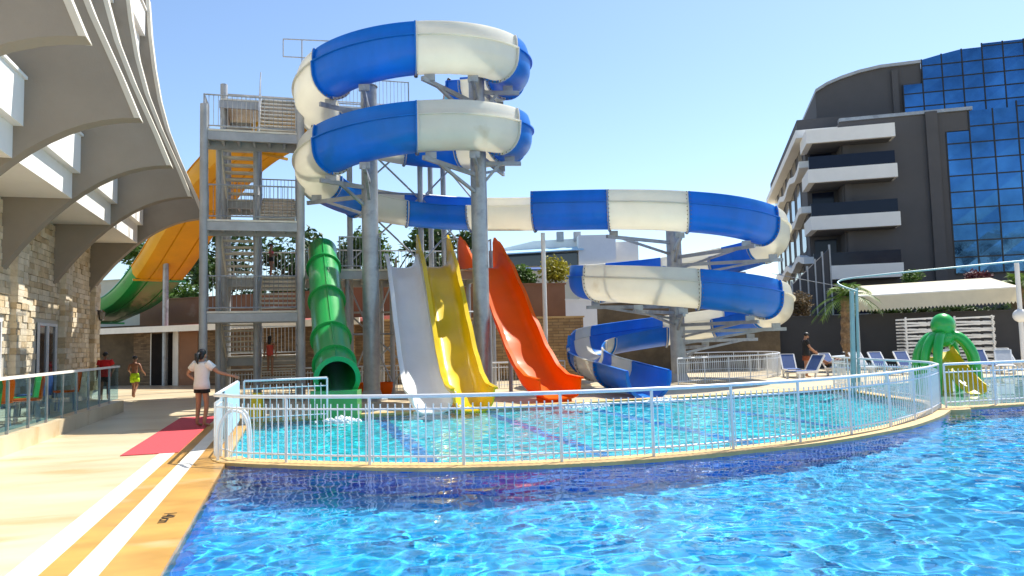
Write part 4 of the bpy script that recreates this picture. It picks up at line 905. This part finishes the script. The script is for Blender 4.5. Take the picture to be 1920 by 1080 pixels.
# octopus
oc = gnd(1775, 737, -.06); oc.z = -.3; ot = thing('octopus_sprayer', 'bright green octopus play figure straddling a yellow slide in the paddling pool', 'play figure', oc); s_ = oc.y/1400.0
hz = at(1768, 610, oc.y); hd_ = MB(); hd_.sphere(hz, (.31, .31, .33), 16, 12); hd_.build('head', 'green_toy', ot, 60)
sh = Vector((hz.x, oc.y, hz.z-.42)); MB().sphere(sh+Vector((0, 0, .08)), (.3, .28, .25), 14, 8).build('neck', 'green_toy', ot, 60)
for i, a in enumerate((172, 198, 226, 357, 320, 38, 140)):
    d = Vector((math.cos(R(a)), math.sin(R(a)), 0)); pts = catmull([sh+Vector((0, 0, .1)), sh+d*.36+Vector((0, 0, .1)), sh+d*.66+Vector((0, 0, -.32)), sh+d*.76+Vector((0, 0, -.95)), Vector((oc.x, oc.y, -.25))+d*.85, Vector((oc.x, oc.y, -.28))+d*1.15], 6)
    m_ = len(pts); MB().tube(pts, [.135-.07*(j/(m_-1))**1.5 for j in range(m_)], 12).build('tentacle', 'green_toy', ot, 60)
ys = [oc+Vector((.1, .35-1.5*i/8, .3+1.05*(1-i/8)**1.3)) for i in range(9)]; MB().sweep(frames_of(ys, 1), thick([(-.26, .22), (-.24, .05), (-.15, 0), (.15, 0), (.24, .05), (.26, .22)], -.03)).build('toddler_slide', 'yellow_toy', ot, 40)
MB().box(oc+Vector((.1, .5, .6)), (.5, .4, 1.2)).build('slide_steps', 'yellow_toy', ot)
# small things at the back of the pool
yb = gnd(482, 786); yw = thing('warning_sign', 'yellow folding floor sign standing behind the slide pool', 'sign', yb)
for s2 in (-1, 1): MB().hexa([yb+Vector((-.17, s2*.16, 0)), yb+Vector((.17, s2*.16, 0)), yb+Vector((.17, s2*.16+.02, 0)), yb+Vector((-.17, s2*.16+.02, 0)), yb+Vector((-.09, s2*.03, .6)), yb+Vector((.09, s2*.03, .6)), yb+Vector((.09, s2*.03+.02, .6)), yb+Vector((-.09, s2*.03+.02, .6))]).build('sign_board', 'yellow_toy', yw)
pt = gnd(690, 745); pt.y += 4; pt.x = at(672, 720, pt.y).x
for px, lb in ((681, 'orange plastic tub left of the thick column'), (718, 'orange plastic tub right of the thick column')):
    p = at(px, 740, 23.2); p.z = 0; o = thing('plastic_tub', lb, 'tub', p, 'orange tubs behind the pool'); MB().tube([p, p+Vector((0, 0, .05)), p+Vector((0, 0, .35)), p+Vector((0, 0, .45))], [.18, .24, .32, .3], 16).build('bowl', 'orange', o, 40); MB().tube([p+Vector((.3*math.cos(a*.3927), .3*math.sin(a*.3927), .46)) for a in range(16)], .03, 6, closed=True).build('rim', 'orange', o, 60)
def splash(label, p, r):
    p = Vector(p); o = thing('water_splash', label, 'splash', p, 'splashes at the slide ends'); mb = MB()
    for _ in range(240):
        a = rnd.uniform(0, 6.283); q = abs(rnd.gauss(0, .42))*r; mb.sphere(p+Vector((math.cos(a)*q*1.4, math.sin(a)*q, max(0, .13*(1-q/r))*rnd.random())), rnd.uniform(.012, .045), 5, 4)
    mb.build('foam', 'foam', o, 60, kind='stuff'); return o
splash('white splash in front of the green tube outlet', gnd(640, 792, -.05), .45); splash('white splash at the foot of the white and yellow slides', gnd(862, 772, -.05), .55); splash('white splash at the foot of the orange slide', gnd(1098, 766, -.05), .6); splash('white splash at the blue spiral outlet', gnd(1243, 755, -.05), .5)
dj = thing('equipment_case', 'black case with white trim by the hut doorway', 'case', gnd(233, 722)); p = gnd(233, 722)
MB().box(p+Vector((0, 0, .42)), (1.0, .5, .8)).build('case_body', 'black', dj)
for x in (-.5, .5): MB().box(p+Vector((x, -.27, .42)), (.06, .06, .84)).build('trim_bar', 'stripe', dj)
MB().box(p+Vector((0, -.27, .85)), (1.1, .08, .06)).build('trim_bar', 'stripe', dj); MB().box(p+Vector((0, -.27, .04)), (1.1, .08, .06)).build('trim_bar', 'stripe', dj)
MB().box(p+Vector((0, -.265, .45)), (.2, .02, .3)).build('emblem_plate', 'stripe', dj)

# ------------------------------------------------------------------ people
def skin_mesh(name, verts, edges, radii, m, parent, root=0, sub=2):
    me = bpy.data.meshes.new('t'); me.from_pydata([Vector(v) for v in verts], edges, []); ob = bpy.data.objects.new('t', me); col.objects.link(ob)
    md = ob.modifiers.new('s', 'SKIN'); md.use_smooth_shade = True; md.branch_smoothing = .6
    for i, r in enumerate(radii):
        sv = me.skin_vertices[0].data[i]; sv.radius = r if isinstance(r, tuple) else (r, r); sv.use_root = (i == root)
    sb = ob.modifiers.new('b', 'SUBSURF'); sb.levels = sub; sb.render_levels = sub
    bpy.context.view_layer.update(); ev = ob.evaluated_get(bpy.context.evaluated_depsgraph_get()); out = bpy.data.meshes.new_from_object(ev); bpy.data.objects.remove(ob)
    out.materials.clear(); out.materials.append(M[m] if isinstance(m, str) else m); o = bpy.data.objects.new(name, out); col.objects.link(o); o.parent = parent
    for p in out.polygons: p.use_smooth = True
    return o
BASE = dict(pelvis=(0, 0, .93), waist=(0, 0, 1.06), chest=(0, .01, 1.27), neckb=(0, -.01, 1.43), neck=(0, 0, 1.49), head=(0, .02, 1.57), crown=(0, .01, 1.655),
            sl=(-.17, -.01, 1.38), el=(-.23, -.03, 1.12), wl=(-.25, .04, .88), sr=(.17, -.01, 1.38), er=(.23, -.03, 1.12), wr=(.25, .04, .88),
            hl=(-.09, 0, .88), kl=(-.1, .01, .49), al=(-.1, -.03, .08), tl=(-.11, .13, .03), hr=(.09, 0, .88), kr=(.1, .01, .49), ar=(.1, -.03, .08), tr=(.11, .13, .03))
RAD = dict(pelvis=(.145, .105), waist=(.125, .09), chest=(.15, .105), neckb=(.07, .06), neck=.052, head=(.078, .092), crown=(.062, .072), sl=.058, el=.042, wl=.03, sr=.058, er=.042, wr=.03, hl=.085, kl=.056, al=.036, tl=.03, hr=.085, kr=.056, ar=.036, tr=.03)
EDG = [('pelvis', 'waist'), ('waist', 'chest'), ('chest', 'neckb'), ('neckb', 'neck'), ('neck', 'head'), ('head', 'crown'), ('chest', 'sl'), ('sl', 'el'), ('el', 'wl'), ('chest', 'sr'), ('sr', 'er'), ('er', 'wr'), ('pelvis', 'hl'), ('hl', 'kl'), ('kl', 'al'), ('al', 'tl'), ('pelvis', 'hr'), ('hr', 'kr'), ('kr', 'ar'), ('ar', 'tr')]
def person(label, loc, rz, height, skin, clothes, pose=None, hair='short'):
    J = dict(BASE); J.update(pose or {}); J = {k: Vector(v) for k, v in J.items()}; o = thing('person', label, 'person', loc); o['_o'] = (0, 0, 0); o.rotation_euler = (0, 0, rz); s = height/1.73; o.scale = (s, s, s)
    names = list(J); V = [J[n] for n in names]; Rr = [RAD[n] for n in names]; E = [(names.index(a), names.index(b)) for a, b in EDG]
    for wk, ek, sg in (('wl', 'el', -1), ('wr', 'er', 1)):      # palm, four fingers and a thumb
        d = (J[wk]-J[ek]).normalized(); sdv = d.cross(Vector((sg, .2, 0)))
        sdv = sdv.normalized() if sdv.length > .05 else Vector((0, 1, 0)); nr = d.cross(sdv).normalized(); k = len(V); V.append(J[wk]+d*.055); Rr.append((.036, .022)); E.append((names.index(wk), k))
        for i, (off_, ln) in enumerate(((-.03, .07), (-.01, .085), (.01, .08), (.03, .062))):
            V.append(V[k]+d*.035+sdv*off_); Rr.append(.009); V.append(V[-1]+d*ln*.55+nr*.008*sg); Rr.append(.0085); V.append(V[-1]+d*ln*.4+nr*.022*sg); Rr.append(.007); b = len(V)-3; E += [(k, b), (b, b+1), (b+1, b+2)]
        V.append(J[wk]+d*.03+sdv*-.045); Rr.append(.011); V.append(V[-1]+d*.04+sdv*-.02); Rr.append(.009); b = len(V)-2; E += [(k, b), (b, b+1)]
    hd = J['head']; f = (J['crown']-J['neck']).normalized(); fw = Vector((0, 1, 0)); fw = (fw-f*fw.dot(f)).normalized(); V.append(hd+fw*.1+f*-.005); Rr.append(.014); E.append((names.index('head'), len(V)-1))
    skin_mesh('body', V, E, Rr, skin, o, names.index('pelvis'))
    rt = fw.cross(f)
    for s_ in (-1, 1):
        MB().sphere(hd+fw*.083+rt*s_*.032+f*.022, .011, 6, 5).build('eye', 'eye', o, 60); MB().sphere(hd+rt*s_*.088-f*.005, (.014, .026, .034), 6, 5).build('ear', skin, o, 60)
    MB().sphere(hd+fw*.086-f*.05, (.026, .008, .007), 6, 4).build('mouth', 'cloth_pink', o, 60)
    hm = MB(); hm.sphere(hd+f*.055-fw*.034, (.094, .1, .084), 14, 8)
    if hair != 'short': hm.sphere(hd-fw*.055-f*.01, (.085, .06, .1), 12, 8)
    if hair == 'tail': hm.tube([hd-fw*.1+f*.04, hd-fw*.17+f*.0, hd-fw*.17-f*.1, hd-fw*.13-f*.2], [.035, .055, .045, .012], 8)
    if hair == 'long': hm.tube([hd-fw*.05+f*.02, hd-fw*.085-f*.1, hd-fw*.09-f*.24], [.08, .085, .05], 8)
    hm.build('hair', 'hair', o, 60)
    X_ = Vector((1, 0, 0))
    def loft(mb, rings, n=16):
        k0 = len(mb.v)
        for i, (c, rx, ry) in enumerate(rings):
            c0, c1 = rings[max(i-1, 0)][0], rings[min(i+1, len(rings)-1)][0]; d = (c1-c0).normalized(); y = d.cross(X_).normalized()
            for j in range(n):
                t = 2*math.pi*j/n; wob = 1+.035*math.sin(3*t+i*1.7)
                mb.v.append(c+X_*math.cos(t)*rx*wob+y*math.sin(t)*ry*wob)
        for i in range(len(rings)-1):
            for j in range(n): a, b = k0+i*n+j, k0+i*n+(j+1) % n; mb.f.append((a, b, b+n, a+n))
    for nm, kind, m, g in clothes:
        mb = MB(); pe, wa, ch, nb = J['pelvis'], J['waist'], J['chest'], J['neckb']; cr = (J['hl']+J['hr'])/2; dn = (pe-wa).normalized()
        if kind == 'tee':
            loft(mb, [(pe+dn*.10, .195, .15), (pe, .19, .145), (wa, .172, .128), (ch, .19, .138), (ch.lerp(nb, .55), .198, .118), (ch.lerp(nb, .85), .15, .09), (nb, .085, .075)])
            for a, b in (('sl', 'el'), ('sr', 'er')): mb.tube([J[a].lerp(ch, .35), J[a], J[a].lerp(J[b], .55)], [.07, .085, .082], 10, cap=False)
        elif kind == 'suit':
            loft(mb, [(cr+dn*.05, .1, .09), (pe+dn*.02, .155, .118), (pe, .152, .115), (wa, .132, .098), (ch, .155, .115), (ch.lerp(nb, .3), .13, .1)])
        elif kind == 'top': loft(mb, [(ch.lerp(wa, .35), .148, .11), (ch, .158, .118), (ch.lerp(nb, .25), .145, .11)])
        else:
            t_ = {'shorts': .58, 'mini': .34, 'brief': .14}[kind]
            loft(mb, [(pe.lerp(wa, .6), .14, .105), (pe, .162, .122), (cr+dn*.0, .178, .125), (cr+dn*.07, .175, .12)])
            for a, b in (('hl', 'kl'), ('hr', 'kr')): mb.tube([J[a], J[a].lerp(J[b], t_*.5), J[a].lerp(J[b], t_)], [.095, .1+g*.3, .088+g], 12, cap=False)
        ob = mb.build(nm, m, o, 60); sm = ob.modifiers.new('cloth_thickness', 'SOLIDIFY'); sm.thickness = .006
    return o
TEE, SHORTS, BRIEF, SUIT = 'tee', 'shorts', 'brief', 'suit'
wpos = gnd(378, 801); 
person('woman in white t-shirt and black shorts leaning a hand on the railing', wpos, R(-22), 1.66, 'skin', [('shorts', 'mini', 'cloth_black', .012), ('tshirt', TEE, 'cloth_white', .026)],
       dict(el=(-.36, -.06, 1.16), wl=(-.17, .02, 1.0), er=(.36, .12, 1.18), wr=(.6, .26, 1.1), kr=(.1, .05, .49)), 'tail')
person('boy in lime green shorts walking towards the hut', gnd(252, 747), R(4), 1.5, 'skin_d', [('shorts', SHORTS, 'cloth_lime', .02)], dict(el=(-.26, .02, 1.14), wl=(-.27, .2, 1.05), er=(.26, .0, 1.14), wr=(.3, .16, 1.0), kl=(-.09, .13, .5), al=(-.08, .02, .1), tl=(-.08, .17, .05), kr=(.09, -.02, .5), ar=(.09, -.25, .2), tr=(.09, -.22, .05)))
person('man in red t-shirt standing past the end of the glass balustrade', Vector((at(197, 700, 25.5).x, 25.5, 0)), R(20), 1.66, 'skin_d', [('shorts', SHORTS, 'cloth_black', .02), ('tshirt', TEE, 'cloth_red', .03)], dict(er=(.28, .02, 1.14), wr=(.22, .2, 1.02)))
person('girl in pink and black bikini standing on the stair landing', Vector((at(508, 470, 26.4).x, 26.4, ZC)), R(-80), 1.24, 'skin_d', [('bikini_bottom', BRIEF, 'cloth_black', .01), ('bikini_top', 'top', 'cloth_pink', .012)], dict(er=(.25, .03, 1.12), wr=(.2, .2, 1.1)))
person('girl in coral swimsuit climbing the lowest stairs of the tower', Vector((at(506, 640, 24.9).x, 24.9, .72)), R(0), 1.34, 'skin', [('swimsuit', SUIT, 'cloth_coral', .012)], dict(kl=(-.1, .12, .55), al=(-.1, .06, .2), tl=(-.1, .2, .17)), 'long')
person('boy in aqua shorts waiting on the high launch platform', Vector((at(842, 180, 27.4).x, 27.4, ZB)), R(160), 1.4, 'skin', [('shorts', SHORTS, 'cloth_aqua', .03)], dict(el=(-.24, .06, 1.14), wl=(-.1, .2, 1.2)))
person('dark haired child standing in the start of the top coil', Vector((at(886, 150, 26.1).x, 26.1, 9.99)), R(-90), 1.2, 'skin', [('shorts', SHORTS, 'cloth_black', .03)])
mb_ = at(1513, 700, 28.6); mb_.z = 0
person('man in black t-shirt and rust shorts standing over the sunbather', mb_, R(-95), 1.74, 'skin', [('shorts', SHORTS, 'cloth_rust', .035), ('tshirt', TEE, 'cloth_black', .03)], dict(el=(-.2, .1, 1.14), wl=(-.14, .3, 1.0), er=(.2, .1, 1.14), wr=(.14, .3, .98), head=(0, .06, 1.565), crown=(0, .07, 1.645)))
sbp = at(1556, 700, 29.3); sbp.z = -.48
person('sunbather lying back on a lounger with knees raised', sbp, R(-90), 1.66, 'skin_d', [('swim_shorts', BRIEF, 'cloth_black', .015)],
       dict(pelvis=(0, 0, .98), waist=(0, .13, 1.02), chest=(0, .32, 1.12), neckb=(0, .46, 1.22), neck=(0, .51, 1.26), head=(0, .58, 1.33), crown=(0, .62, 1.4), sl=(-.17, .42, 1.18), el=(-.25, .2, 1.06), wl=(-.2, -.02, 1.04), sr=(.17, .42, 1.18), er=(.25, .2, 1.06), wr=(.2, -.02, 1.04), hl=(-.09, -.05, .97), kl=(-.1, -.36, 1.3), al=(-.1, -.6, .99), tl=(-.1, -.74, .95), hr=(.09, -.05, .97), kr=(.1, -.4, 1.22), ar=(.1, -.68, .98), tr=(.1, -.82, .95)))
for o in bpy.data.objects:
    if '_o' in o: del o['_o']
    if 'placed' in o: del o['placed']
